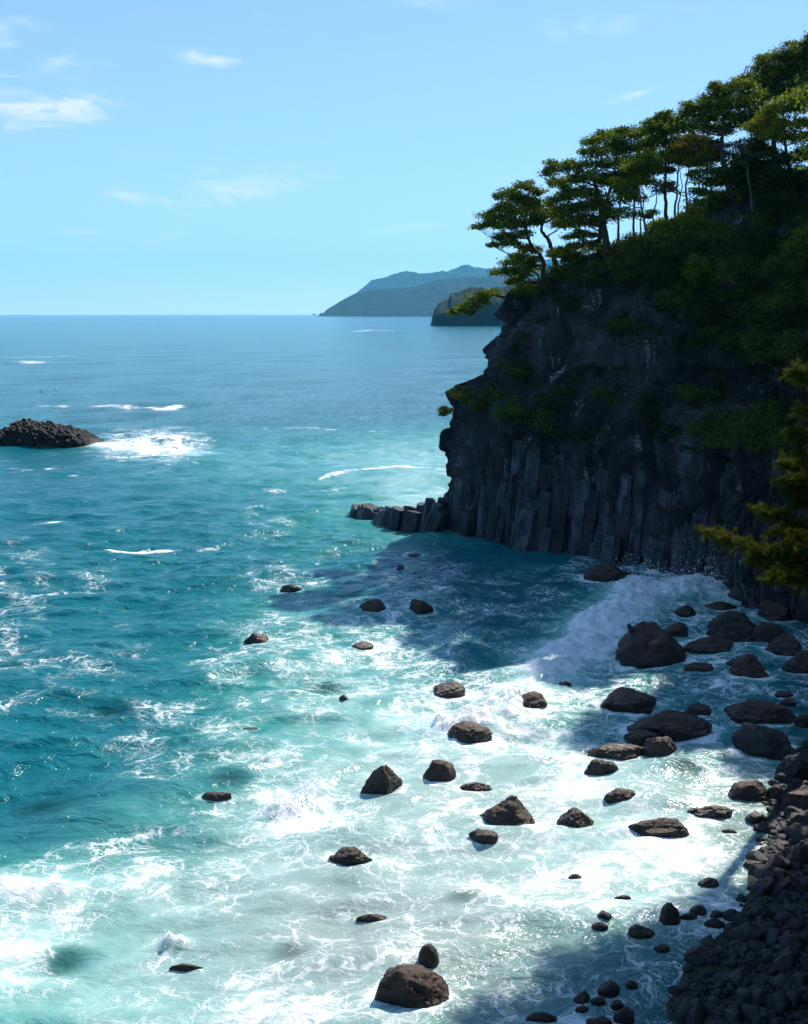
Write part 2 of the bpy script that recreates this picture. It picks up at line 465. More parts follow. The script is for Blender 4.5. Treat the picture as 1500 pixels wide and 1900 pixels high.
# ------------------------------------------------------------------ sea
FOAM = """
000000000000000000000000000000
000000000000000000000000000000
000000000000000000000000000000
000000000000000000000000000000
100389940000000000000000000000
000002210000011123332000000000
000000000211111233331000000000
111000000330111241010000000000
221000000110111111000333300000
333321110455124443223344678500
321111111222334333443445677500
321121113554556444334556765544
333332123455667644344566655544
233211124445566678988766544444
222335543234434689987654445443
111134444433445667887666655433
001124434555434556667777765332
000112224789743456677777666532
112211246788654456667777776542
123445555455655566667777777642
333566675334555566677777777631
877632235334444556667677777620
876322333344455565554445566410
884224643444556665444455554200
554333444444555554555555442000
334444456776666655555566653100
"""
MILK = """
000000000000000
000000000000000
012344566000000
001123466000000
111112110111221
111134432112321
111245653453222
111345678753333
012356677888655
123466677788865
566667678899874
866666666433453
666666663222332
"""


def read_map(txt, step):
    a = np.array([[int(c) for c in r] for r in txt.split()], float) / 9.0

    def f(px, py):
        u = np.clip(px / step - 0.5, 0, a.shape[1] - 1.001); v = np.clip((py - 600) / step - 0.5, 0, a.shape[0] - 1.001)
        i, j = np.floor(u).astype(int), np.floor(v).astype(int); fu, fv = u - i, v - j
        fu = fu * fu * (3 - 2 * fu); fv = fv * fv * (3 - 2 * fv)
        return (a[j, i] * (1 - fu) + a[j, i + 1] * fu) * (1 - fv) + (a[j + 1, i] * (1 - fu) + a[j + 1, i + 1] * fu) * fv
    return f


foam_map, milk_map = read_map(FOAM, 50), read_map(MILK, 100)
# foam lines floating on the swell and wave crests: photo points, half width in metres, strength
LINES = [([(0, 665), (60, 663), (145, 659)], 3.5, .9), ([(25, 668), (60, 673), (78, 672)], 4.5, .9),
         ([(60, 752), (90, 751), (130, 757)], 2.0, .9), ([(158, 757), (210, 753), (250, 755), (282, 756)], 2.0, .85),
         ([(280, 755), (305, 760), (335, 750)], 2.6, 1.0), ([(655, 616), (690, 612), (740, 614)], 9, .7),
         ([(590, 891), (625, 880), (680, 871), (740, 866), (815, 876)], .9, 1.0),
         ([(490, 905), (530, 912)], 1.0, .75), ([(560, 913), (600, 908), (640, 905)], .7, .65),
         ([(165, 1025), (220, 1027), (270, 1022), (335, 1019)], .55, .9), ([(365, 1020), (390, 1014), (418, 1006)], .5, .8),
         ([(60, 971), (120, 965)], .5, .85), ([(15, 868), (75, 873), (115, 877)], .7, .8), ([(120, 880), (180, 886)], .6, .65),
         ([(480, 793), (560, 790), (640, 800), (700, 806)], 1.1, .6), ([(660, 948), (700, 960), (725, 968)], .8, .8),
         ([(0, 1165), (25, 1180), (10, 1200), (40, 1215)], .6, .8), ([(0, 1225), (60, 1232), (150, 1225), (170, 1240)], .5, .65),
         ([(0, 1100), (60, 1105), (140, 1095)], .5, .75), ([(270, 1425), (320, 1422), (370, 1428)], .3, .7),
         ([(200, 1560), (300, 1545), (420, 1540)], .35, .7), ([(230, 1340), (330, 1330), (420, 1335)], .3, .55),
         ([(1060, 1030), (1150, 1040), (1220, 1052)], .5, .8), ([(380, 1190), (430, 1215), (520, 1220), (600, 1205)], .4, .75),
         ([(110, 1620), (220, 1600), (300, 1590)], .35, .8), ([(390, 1625), (410, 1660)], .35, .85)]
# white-water ridges: photo points, half width, height in metres
BREAKERS = [([(1345, 1100), (1300, 1085), (1250, 1100), (1190, 1092), (1165, 1130), (1110, 1160), (1095, 1195), (1040, 1215), (1010, 1268)], 2.1, 0.42),
            ([(1000, 1285), (930, 1320), (860, 1345), (800, 1350)], 2.0, 0.5),
            ([(590, 1445), (575, 1475), (545, 1500), (480, 1510)], .8, 0.45),
            ([(-20, 1655), (60, 1670), (130, 1665)], .8, 0.30), ([(300, 1745), (345, 1740)], .35, 0.3),
            ([(175, 824), (230, 828), (290, 836), (365, 843)], 2.6, 0.5)]


def axis(lo, hi, a, b, step, g):
    """world axis: even step between a and b, growing outwards"""
    v = list(np.arange(a, b, step)); s = step
    while v[-1] < hi: s = min(s * g, 900); v.append(v[-1] + s)
    s = step; w = []
    x = a
    while x > lo: s = min(s * g, 900); x -= s; w.append(x)
    return np.array(w[::-1] + v)


gx = axis(-19000, 19000, -30, 31, 0.22, 1.032)
gy = axis(-2000, 19500, 31, 118, 0.24, 1.018)
X, Y = np.meshgrid(gx, gy, indexing='ij')
sx = np.gradient(gx)[:, None] * np.ones_like(Y); sy = np.gradient(gy)[None, :] * np.ones_like(X)
spc = np.maximum(sx, sy)
PX, PY = project(np.stack([X, Y, np.zeros_like(X)], -1))
infront = (Y > 20)
near = infront & (Y < 900)
foam = np.where(near & (PY > 600), foam_map(PX, PY), 0.0) * np.clip(1.25 - np.abs(PX - 750) / 3000, 0, 1)
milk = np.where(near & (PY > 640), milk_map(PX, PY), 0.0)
gray = 0.9 * np.exp(-((PX - 720) / 420) ** 2 - ((PY - 1740) / 190) ** 2) + 0.45 * np.exp(-((PX - 880) / 260) ** 2 - ((PY - 1470) / 90) ** 2) \
    + 0.5 * np.exp(-((PX - 1330) / 150) ** 2 - ((PY - 1520) / 110) ** 2)
gray = np.where(near, gray, 0)
P3 = np.stack([X, Y, np.zeros_like(X)], -1)
wz = np.zeros_like(X)
# wind sea and swell: directional waves, each kept only where the sheet is fine enough to carry it
wr = np.random.default_rng(5)
for k in range(46):
    lam = 0.9 * (1.105 ** k)
    if lam > 60: break
    th = math.radians(-62) + wr.normal(0, 0.55)
    kk = 2 * math.pi / lam; amp = 0.0125 * lam ** 0.72 * min(1.0, (9.0 / lam) ** 0.55)
    warp = 0.0
    ph = kk * (X * math.cos(th) + Y * math.sin(th)) + wr.uniform(0, 6.28)
    wz += amp * np.sin(ph) * sstep(0.5, 0.22, spc / lam)
wz *= 0.55 + 0.9 * fbm(P3 * 0.045, 3)
fine = spc < 0.8
turb = np.zeros_like(X); turb[fine] = fbm(P3[fine] * 1.1, 4) - 0.5
for pts, wd, st in LINES:
    w = np.array([at(*p) for p in pts]); far = w[:, 1].mean()
    box_ = (X > w[:, 0].min() - 3 * wd) & (X < w[:, 0].max() + 3 * wd) & (Y > w[:, 1].min() - 3 * wd) & (Y < w[:, 1].max() + 3 * wd)
    Xs, Ys = X[box_], Y[box_]
    d, par = seg_dist(Xs, Ys, w)
    rag = fbm(np.stack([Xs / (wd * 3), Ys / (wd * 3), np.full_like(Xs, 3.3)], -1), 3)
    wdl = wd * (0.35 + 1.3 * rag) * np.minimum(1, 4 * np.minimum(par, 1 - par) + 0.25)
    foam[box_] = np.maximum(foam[box_], st * sstep(1.6, 0.5, d / np.maximum(wdl, 0.05)))
turb2 = np.zeros_like(X); turb2[fine] = np.abs(fbm(P3[fine] * 1.9 + 60, 3, .6) - .5) * 2
lump = np.zeros_like(X); lump[fine] = 1.5 * np.abs(fbm(P3[fine] * 0.55 + 40, 3, 0.5) - .5) + .75 * (1 - 2 * np.abs(fbm(P3[fine] * 1.3 + 20, 4, 0.6) - .5)) - .1
for pts, wd, hh in BREAKERS:
    w = np.array([at(*p) for p in pts]); d, par = seg_dist(X, Y, w)
    endf = np.minimum(1, 5 * np.minimum(par, 1 - par) + 0.35)
    prof = np.exp(-(d / wd) ** 2) * endf
    wz += hh * prof * ((0.15 + 1.6 * np.where(fine, lump, 0.5)) ** 1.3 + np.where(fine, 1.1 * turb2, 0))
    foam = np.maximum(foam, sstep(0.12, 0.55, prof * (0.6 + 0.8 * np.where(fine, lump, 0.5))) * 1.0)
    milk = np.maximum(milk, 0.9 * np.exp(-(d / (wd * 2.2)) ** 2))
clear = np.zeros_like(X)
SOLVED = []
for i, (px, py, w, h, sh, lab) in enumerate(BOULDERS):
    c, a, b, cz = solve_boulder(px, py, w, h, sh); SOLVED.append((c, a, b, cz))
    sel = (np.abs(X - c[0]) < 5 * a) & (np.abs(Y - c[1]) < 5 * a)
    r = np.hypot((X[sel] - c[0]) / a, (Y[sel] - c[1]) / b)
    ring = np.exp(-((r - 1.05) / 0.30) ** 2)
    nn = fbm(np.stack([X[sel] * 0.8, Y[sel] * 0.8, np.full(sel.sum(), i * 1.7)], -1), 3)
    foam[sel] = np.maximum(foam[sel], np.maximum(ring * (0.42 + 0.95 * nn), 0.85 * nn * np.exp(-np.hypot((X[sel] - c[0] - 1.3 * a) / (2.0 * a), (Y[sel] - c[1] + .5 * b) / (1.1 * b)) ** 2)))
    milk[sel] = np.maximum(milk[sel], 0.6 * np.exp(-((r - 1) / 0.7) ** 2))
    wz[sel] += 0.10 * ring * nn * min(1, a)
for (px, py, w, lab) in SUNKEN:
    c = at(px, py); a = 0.5 * w * math.hypot(c[1], H) / F
    r = np.hypot((X - c[0]) / a, (Y - c[1]) / a)
    k = np.exp(-(r / 1.3) ** 2); clear = np.maximum(clear, 0.75 * k); foam *= 1 - 0.75 * k; milk *= 1 - 0.5 * k
# calm the surface and thin the water along the beach
COAST = [(-60, -12), (-6, -6), (1.5, 0), (4.8, 9), (8.2, 18), (12.4, 27), (11.2, 32), (10.0, 36.9), (13.2, 41.2), (15.9, 45.2),
         (17.8, 50.5), (20.0, 55.5), (23.6, 61), (28, 69), (31.5, 78), (33.4, 86)]
dc, _ = seg_dist(X, Y, COAST)
clear = np.maximum(clear, np.where(near, 0.55 * np.exp(-(dc / 3.0) ** 2), 0)); clear = np.maximum(clear, 0.35 * gray)
wz *= 1 - 0.7 * np.where(near, np.exp(-(dc / 4.0) ** 2), 0)
wz -= 0.0
foam = np.clip(foam, 0, 1.15)


def sea_material():
    m, q = material('sea_water')
    pos = q.n('ShaderNodeNewGeometry').outputs['Position']
    foam, milk, gray, clear = q.attr('foam'), q.attr('milk'), q.attr('gray'), q.attr('clear')
    w1 = q.noise(pos, 0.45, 4, 0.6).outputs['Color']; w2 = q.noise(pos, 2.6, 3, 0.6).outputs['Color']
    p = q.vm('ADD', pos, q.vm('MULTIPLY', q.vm('SUBTRACT', w1, (.5, .5, .5)), (2.6, 2.6, 0)))
    p = q.vm('ADD', p, q.vm('MULTIPLY', q.vm('SUBTRACT', w2, (.5, .5, .5)), (.38, .38, 0)))
    p = q.vm('MULTIPLY', p, (0.8, 1.0, 0.0))
    big = q.noise(pos, 0.26, 4, 0.55, 0.6).outputs[0]
    f = q.m('ADD', foam, q.m('MULTIPLY', q.m('MULTIPLY', q.m('SUBTRACT', big, 0.53), 1.9), q.ss(foam, 0.02, 0.3)))
    v1 = q.n('ShaderNodeTexVoronoi', {'Vector': p, 'Scale': 0.62}, feature='DISTANCE_TO_EDGE').outputs[0]
    v2 = q.n('ShaderNodeTexVoronoi', {'Vector': p, 'Scale': 1.7}, feature='DISTANCE_TO_EDGE').outputs[0]
    v3 = q.n('ShaderNodeTexVoronoi', {'Vector': p, 'Scale': 4.2}, feature='DISTANCE_TO_EDGE').outputs[0]
    fb = q.noise(p, 0.85, 9, 0.68, 0.4).outputs[0]; grain = q.noise(p, 9.0, 4, 0.7).outputs[0]
    brk = q.ss(q.noise(p, 1.1, 3, 0.6).outputs[0], 0.36, 0.60)
    g = q.ss(f, 0.12, 0.50)

    def line(v, w, amt):
        wd = q.m('MAXIMUM', q.m('MULTIPLY', q.m('MULTIPLY', f, w), q.m('ADD', 0.35, grain)), 0.004)
        return q.m('MULTIPLY', q.m('MULTIPLY', q.ss(v, 0.0, wd, 1.0, 0.0), amt), g)
    web = q.m('MAXIMUM', line(v1, 0.125, 1.0), q.m('MAXIMUM', line(v2, 0.15, 0.85), line(v3, 0.15, 0.35)))
    web = q.m('MULTIPLY', web, q.m('MULTIPLY_ADD', brk, 0.85, 0.15))
    lo = q.m('MULTIPLY_ADD', f, -0.50, 0.835)
    patch = q.ss(q.m('ADD', fb, q.m('MULTIPLY', q.m('SUBTRACT', grain, 0.5), 0.22)), lo, q.m('ADD', lo, 0.15))
    fo = q.m('MAXIMUM', web, patch, clamp=True)
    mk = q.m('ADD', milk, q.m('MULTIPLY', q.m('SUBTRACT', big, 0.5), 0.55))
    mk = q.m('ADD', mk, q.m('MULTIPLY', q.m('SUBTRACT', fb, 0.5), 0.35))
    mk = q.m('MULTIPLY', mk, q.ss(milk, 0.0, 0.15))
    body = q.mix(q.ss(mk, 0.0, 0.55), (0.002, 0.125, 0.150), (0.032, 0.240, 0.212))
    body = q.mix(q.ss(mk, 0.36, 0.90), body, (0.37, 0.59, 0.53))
    body = q.mix(q.m('MULTIPLY', gray, 0.85, clamp=True), body, (0.40, 0.46, 0.42))
    # ripples: short chop close by, longer seas far out
    st = q.vm('MULTIPLY', pos, (0.75, 1.25, 1.0))
    b1 = q.noise(st, 2.4, 5, 0.6, 0.3).outputs[0]; b2 = q.noise(st, 0.55, 5, 0.6, 0.4).outputs[0]; b3 = q.noise(q.vm('MULTIPLY', pos, (0.42, 0.15, 1.0)), 1.0, 5, 0.65, 0.5).outputs[0]
    calm = q.ss(mk, 0.15, 0.9, 1.0, 0.22)
    nb = q.bump(b3, q.ss(q.n('ShaderNodeSeparateXYZ', {0: pos}).outputs[1], 110.0, 300.0, 0.0, 0.95), 1.5); nb = q.bump(b2, q.m('MULTIPLY', calm, 0.75), 0.85, nb); nb = q.bump(b1, q.m('MULTIPLY', calm, 0.34), 0.12, nb)
    water = q.n('ShaderNodeBsdfPrincipled', {'Base Color': body, 'Roughness': 0.13, 'IOR': 1.33, 'Specular IOR Level': 0.34, 'Normal': nb})
    tr = q.n('ShaderNodeBsdfTransparent', {'Color': (0.62, 0.86, 0.82, 1)})
    wt = q.n('ShaderNodeMixShader', {0: q.m('MULTIPLY', clear, 0.75), 1: water.outputs[0], 2: tr.outputs[0]})
    fbm_ = q.bump(q.m('ADD', fb, q.m('MULTIPLY', grain, 0.5)), 0.6, 0.16, q.bump(b2, 0.5, 0.6))
    fw = q.n('ShaderNodeBsdfDiffuse', {'Color': (0.80, 0.81, 0.80, 1), 'Normal': fbm_})
    q.out(q.n('ShaderNodeMixShader', {0: q.m('MULTIPLY', fo, 0.97), 1: wt.outputs[0], 2: fw.outputs[0]}).outputs[0])
    return m


V = np.stack([X, Y, wz], -1).reshape(-1, 3)
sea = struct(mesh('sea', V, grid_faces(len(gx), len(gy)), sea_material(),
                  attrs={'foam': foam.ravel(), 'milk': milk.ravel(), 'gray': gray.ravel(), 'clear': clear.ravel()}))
# seabed under the shallows and a deep floor
bx = np.linspace(-60, 60, 121); by = np.linspace(10, 140, 131); BX, BY = np.meshgrid(bx, by, indexing='ij')
db, _ = seg_dist(BX, BY, COAST)
BZ = -0.35 - np.minimum(db * 0.09, 5.0) + 0.5 * (fbm(np.stack([BX * .5, BY * .5, 0 * BX], -1), 4) - .5)
struct(mesh('seabed', np.stack([BX, BY, BZ], -1).reshape(-1, 3), grid_faces(121, 131), M_BED))

# ------------------------------------------------------------------ headland: basalt cliff with a wooded top
OUT = np.array([(37, 80), (33.5, 85.6), (30.6, 91.4), (28.8, 102), (25, 107.9), (20.8, 110.6), (17.4, 113.7), (12.6, 116.6), (9.5, 121.4),
                (5.2, 126.0), (6.5, 131), (14, 141), (30, 155), (60, 170), (100, 178), (150, 180)], float)
SPINE = np.array([(52, 96), (50, 99), (47, 103), (43, 108), (39, 112), (34, 115), (30, 117.5), (25.5, 120.5), (21, 124),
                  (17.5, 128), (18.5, 130), (24, 132), (36, 136), (62, 140), (100, 142), (150, 144)], float)


def resample(P, n):
    s = np.concatenate([[0], np.cumsum(np.hypot(*np.diff(P, axis=0).T))]); t = np.linspace(0, s[-1], n)
    return np.stack([np.interp(t, s, P[:, 0]), np.interp(t, s, P[:, 1])], -1), t, s


NU = 420
s_knot = np.concatenate([[0], np.cumsum(np.hypot(*np.diff(OUT, axis=0).T))])
# finer along the face that the photograph shows
tt = np.concatenate([np.linspace(0, s_knot[10], 470), np.linspace(s_knot[10], s_knot[-1], 91)[1:]])
NU = len(tt)
outl = np.stack([np.interp(tt, s_knot, OUT[:, 0]), np.interp(tt, s_knot, OUT[:, 1])], -1)
spin = np.stack([np.interp(tt, s_knot, SPINE[:, 0]), np.interp(tt, s_knot, SPINE[:, 1])], -1)
for _ in range(6):                                   # round the kinks
    outl[1:-1] = (outl[:-2] + 2 * outl[1:-1] + outl[2:]) / 4; spin[1:-1] = (spin[:-2] + 2 * spin[1:-1] + spin[2:]) / 4
inw = spin - outl; inw /= np.linalg.norm(inw, axis=1)[:, None]
PROF = np.array([(-0.6, -2.5), (0, 0), (0.1, 3), (0.2, 7), (0.3, 10), (0.4, 13.0), (0.8, 14.0), (1.2, 15.8), (2.6, 16.7), (4.2, 17.5), (5.2, 19),
                 (5.5, 21.5), (5.9, 24), (6.4, 26.6), (7.4, 28.0)])


def blocks(s, z, cs, cz, seed):
    """fractured rock: cells with their own offset and tilt, and the gap to the next cell"""
    u, v = s / cs, z / cz; iu, iv = np.floor(u).astype(int), np.floor(v).astype(int)
    d1 = np.full(u.shape, 9.0); d2 = np.full(u.shape, 9.0); off = np.zeros(u.shape)
    for a in (-1, 0, 1):
        for b in (-1, 0, 1):
            cu, cw = iu + a, iv + b; sd = np.full_like(cu, seed)
            px_, pz_ = cu + .15 + .7 * _h(cu, cw, sd), cw + .15 + .7 * _h(cu, cw, sd + 1)
            d = np.hypot(u - px_, v - pz_); o = (_h(cu, cw, sd + 2) - .5) + (u - px_) * (_h(cu, cw, sd + 3) - .5) * 1.2 + (v - pz_) * (_h(cu, cw, sd + 4) - .5) * 1.2
            k = d < d1; d2 = np.where(k, d1, np.minimum(d2, d)); off = np.where(k, o, off); d1 = np.where(k, d, d1)
    return off, np.clip(1 - (d2 - d1) / .16, 0, 1)


def ztop(x, y):
    return 28.2 + 0.36 * (x - 12) + 0.02 * (y - 125)


NF, NTOP = 150, 36
pv = np.linspace(0, len(PROF) - 1, NF)
po = np.interp(pv, np.arange(len(PROF)), PROF[:, 0]); pz = np.interp(pv, np.arange(len(PROF)), PROF[:, 1])
rows = []
for j in range(NF):
    q3 = np.stack([outl[:, 0] * 0.16, outl[:, 1] * 0.16, np.full(NU, pz[j] * 0.16)], -1)
    big = fbm(q3, 4) - 0.5
    fine_ = fbm(q3 * 5.5 + 9, 4) - 0.5
    crack = np.abs(fbm(q3 * np.array([3.2, 3.2, 0.5]) + 31, 3) - 0.5)
    ledge = fbm(q3 * 1.7 + 70, 2)
    wob = 2.0 * (fbm(q3 * 2.0 + 5, 2) - .5)
    bo1, bc1 = blocks(tt + wob, np.full(NU, pz[j]) + wob, 4.2, 6.0, 11); bo2, bc2 = blocks(tt + wob * .5, np.full(NU, pz[j]) + wob, 1.5, 3.2, 29)
    bo3, bc3 = blocks(tt + wob * .3, np.full(NU, pz[j]) + wob * .5, .75, 1.5, 43)
    amp = 0.35 + 0.65 * min(1, max(0, pz[j] - 2) / 10)
    off = po[j] * (0.75 + 0.5 * ledge) + amp * (big * 3.6 + fine_ * .9 + bo1 * 1.9 + bo2 * 1.2 + bo3 * .45 + bc1 * .8 + bc2 * .45 + bc3 * .12) + 1.0 * np.maximum(0, 0.09 - crack) / 0.09 * amp
    zz = pz[j] * np.interp(tt, [0, s_knot[1], s_knot[3], s_knot[-1]], [0.5, 0.72, 1.0, 1.0]) + amp * 1.6 * (fbm(q3 * 2.3 + 50, 3) - 0.5)
    xy = outl + inw * off[:, None]
    rows.append(np.concatenate([xy, zz[:, None]], 1))
rim = rows[-1]
for j in range(1, NTOP + 1):
    t = j / NTOP
    xy = rim[:, :2] * (1 - t) + spin * t
    z1 = ztop(xy[:, 0], xy[:, 1]); z1 = np.minimum(z1, 28.2 + 0.36 * 34)
    zr = rim[:, 2] * (1 - t) + z1 * t
    zr += 1.2 * (fbm(np.stack([xy[:, 0] * .25, xy[:, 1] * .25, 0 * xy[:, 0]], -1), 4) - .5) * math.sin(math.pi * min(1, t * 1.2))
    rows.append(np.concatenate([xy, zr[:, None]], 1))
G = np.stack(rows, 1)
headland = struct(mesh('headland', G.reshape(-1, 3), grid_faces(NU, NF + NTOP)[:, ::-1], M_CLIFF, smooth=False))
bvh_head = BVHTree.FromPolygons([Vector(v) for v in G.reshape(-1, 3)], [tuple(f) for f in grid_faces(NU, NF + NTOP)])


def on_headland(px, py):
    d = Vector(ray(px, py)).normalized()
    hit = bvh_head.ray_cast(Vector((0, 0, H)), d)
    return None if hit[0] is None else (np.array(hit[0]), np.array(hit[1]))


def ground_z(x, y, default=0.0):
    hit = bvh_head.ray_cast(Vector((x, y, 90)), Vector((0, 0, -1)))
    return default if hit[0] is None else hit[0].z


# basalt columns standing along the foot of the cliff, each a prism of its own
def column_mesh(seed):
    r = random.Random(seed); n = r.choice([5, 6, 6, 6, 7]); V = []; ang = sorted(2 * math.pi * (k + r.uniform(-.22, .22)) / n for k in range(n))
    lv = [-1.0, 0.0, 0.35, 0.7, 1.0]; tilt = (r.uniform(-.05, .05), r.uniform(-.05, .05))
    for i, l in enumerate(lv):
        k = 1.0 + r.uniform(-.05, .05) - (0.10 if i == 4 else 0)
        for a in ang:
            z = l + (tilt[0] * math.cos(a) + tilt[1] * math.sin(a) if i == 4 else 0)
            V.append((0.5 * k * math.cos(a) * (1 + .06 * math.sin(7 * a + seed)), 0.5 * k * math.sin(a), z))
    Fc = [tuple(i * n + k for k in (j, (j + 1) % n)) + tuple((i + 1) * n + k for k in ((j + 1) % n, j)) for i in range(4) for j in range(n)]
    me = bpy.data.meshes.new('basalt_column'); me.from_pydata(V, [], Fc + [tuple(range(4 * n, 5 * n))]); me.update(); me.materials.append(M_COLUMN)
    return me


COLS = [column_mesh(k) for k in range(10)]


def column(x, y, w, h, lean, az, parent):
    o = link('basalt_column', random.choice(COLS), parent)
    o.location = (x, y, 0); o.scale = (w, w * random.uniform(.8, 1.1), h)
    o.rotation_euler = (lean * math.sin(az), -lean * math.cos(az), random.uniform(0, 6.28)) if False else (0, 0, 0)
    q4 = Vector((math.cos(az) * math.sin(lean), math.sin(az) * math.sin(lean), math.cos(lean))).to_track_quat('Z', 'Y')
    o.rotation_euler = q4.to_euler()
    return o


s_vis = np.interp([3.0, 9.0], np.arange(len(s_knot)), s_knot)
sv = s_vis[0]
while sv < s_vis[1] + 1:
    bp = np.array([np.interp(sv, tt, outl[:, 0]), np.interp(sv, tt, outl[:, 1])]); nrm = -np.array([np.interp(sv, tt, inw[:, 0]), np.interp(sv, tt, inw[:, 1])])
    nrm /= np.linalg.norm(nrm); azn = math.atan2(-nrm[1], -nrm[0])
    hn = float(vnoise(np.array([sv * .30, 1.5, .5]))); hn2 = float(vnoise(np.array([sv * .8, 7.5, .5])))
    for rowi, (o0, h0, h1) in enumerate([(0.6, .8, 3.6), (-0.2, 2.5 + 3 * hn, 4.5 + 4 * hn2), (-0.75, 5 + 4 * hn2, 7 + 6 * hn)]):
        if random.random() < (0.66, 0.9, 0.35 + .7 * hn)[rowi]:
            w = random.choice([random.uniform(.8, 1.4), random.uniform(1.3, 2.5)])
            p = bp + nrm * (o0 + random.uniform(-.3, .3))
            t_ = np.array([-nrm[1], nrm[0]]) * random.uniform(-.4, .4)
            tall = (2.5 if rowi == 2 else 1.0) if bp[0] < 15 else 0.0
            lean = math.radians((10, 5, 3)[rowi] + random.uniform(-2, 3))
            column(p[0] + t_[0], p[1] + t_[1], w, min(13.2, random.uniform(h0, h1) + tall), lean, azn, headland)
    sv += random.uniform(0.75, 1.5)
# the low broken reef of column stumps that runs out from the tip
for k in range(84):
    t = k / 83; c0 = np.array([4.6, 126.4]) * (1 - t) + np.array([-5.3, 137.4]) * t
    wdt = 2.6 * (1 - t) + 0.7
    p = c0 + np.array([.75, .66]) * random.uniform(-wdt, wdt * .6)
    h = (3.6 * (1 - t) ** 2.2 + .95) * random.uniform(.5, 1.1) * (1 if random.random() > .15 else .6)
    column(p[0], p[1], random.uniform(1.2, 2.8), h, math.radians(random.uniform(8, 36)), random.uniform(-.9, .9), headland)

# ------------------------------------------------------------------ near shore: the cliff the camera stands on, the cobble beach, the bay slope
nx = np.concatenate([np.arange(-60, -4, 2.0), np.arange(-4, 34, 0.45), np.arange(34, 120, 2.0)]); ny = np.concatenate([np.arange(-60, -6, 3.0), np.arange(-6, 92, 0.45)])
NX, NY = np.meshgrid(nx, ny, indexing='ij')
poly = np.array(COAST + [(40, 94), (140, 100), (140, -80), (-80, -80)])


def inside(x, y, P):
    r = np.zeros(x.shape, bool); n = len(P)
    for i in range(n):
        x1, y1 = P[i]; x2, y2 = P[(i + 1) % n]
        c = ((y1 > y) != (y2 > y)) & (x < (x2 - x1) * (y - y1) / (y2 - y1 + 1e-12) + x1); r ^= c
    return r


def shore_z(x, y):
    d, _ = seg_dist(x, y, COAST); d = np.where(inside(x, y, poly), d, -d)
    n = fbm(np.stack([x * .35, y * .35, 0 * x], -1), 4) - .5
    cliff = 22.6 * sstep(0.0, 2.4, d + n * 1.0) + 0.12 * np.clip(d, 0, 30)
    beach = 0.17 * d + 16 * sstep(5.2, 9.0, d + n * 1.5) + 0.15 * np.clip(d - 6, 0, 40)
    slope = 0.10 * np.clip(d, -9, 3) + 0.55 * np.clip(d - 3, 0, 26) + 0.4 * n
    wc, wb = sstep(28, 23, y), sstep(50, 46, y)
    z = np.where(y < 31, wc * cliff + (1 - wc) * beach, wb * (wc * cliff + (1 - wc) * beach) + (1 - wb) * slope)
    return np.where(d < 0, np.maximum(0.22 * d, -3.5), z) + 0.25 * n * (d > -3)


NZ = shore_z(NX, NY)
near_shore = struct(mesh('near_shore', np.stack([NX, NY, NZ], -1).reshape(-1, 3), grid_faces(len(nx), len(ny))[:, ::1], M_SHORE))

# ------------------------------------------------------------------ far coast
def far_hill_material(name, g1, g2, rock, sc):
    m, q = material(name)
    geo = q.n('ShaderNodeNewGeometry'); pos = geo.outputs['Position']
    n1 = q.noise(pos, sc, 6, 0.7).outputs[0]; n2 = q.noise(pos, sc * 6, 5, 0.7).outputs[0]
    c = q.mix(q.ss(n1, 0.35, 0.65), g1, g2); c = q.mix(q.m('MULTIPLY', q.ss(n2, 0.48, 0.66), 0.75), c, tuple(v * 2.6 for v in g2))
    nz = q.n('ShaderNodeSeparateXYZ', {0: geo.outputs['Normal']}).outputs[2]
    c = q.mix(q.ss(q.m('ADD', nz, q.m('MULTIPLY', q.m('SUBTRACT', n1, .5), .5)), 0.42, 0.28), c, rock)
    q.out(q.n('ShaderNodeBsdfPrincipled', {'Base Color': c, 'Roughness': 0.9, 'Specular IOR Level': 0.1,
                                            'Normal': q.bump(n2, 1.0, 0.35 / sc)})); return m


def far_hill(name, sil, D, depth, mat, nseed, cliffy=0.25, rough=0.05, ncol=260, nrow=60):
    sil = np.array(sil, float); px = np.linspace(sil[0, 0], sil[-1, 0], ncol); top = np.interp(px, sil[:, 0], sil[:, 1])
    V = np.zeros((ncol, nrow, 3))
    for j in range(nrow):
        t = j / (nrow - 1)                                  # 0 shore, 0.6 crest, 1 behind
        yy = D + depth * t
        e = math.sin(min(1, t / 0.6) * math.pi / 2) if t < .6 else math.cos((t - .6) / .4 * math.pi / 2)
        e = max(0, e) ** (cliffy * 2)
        ycrest = D + depth * 0.6
        hz = np.array([aty(x, y, ycrest)[2] for x, y in zip(px, top)])
        x = (px - 750) / F * (ycrest * math.cos(PITCH))
        x = x * (yy / ycrest) ** 0.5
        n = fbm(np.stack([x / (depth * .12), np.full(ncol, yy / (depth * .12)), np.full(ncol, nseed)], -1), 6, .6) - .5
        V[:, j] = np.stack([x, yy + n * depth * .06 * (t < .9), np.maximum(hz, 0) * e * (1 + rough * 4 * n * math.sin(math.pi * min(1, t * 1.3)) * (e < .995)) - 2 * (t == 0) + rough * hz * n], -1)
    return struct(mesh(name, V.reshape(-1, 3), grid_faces(ncol, nrow)[:, ::1], mat))


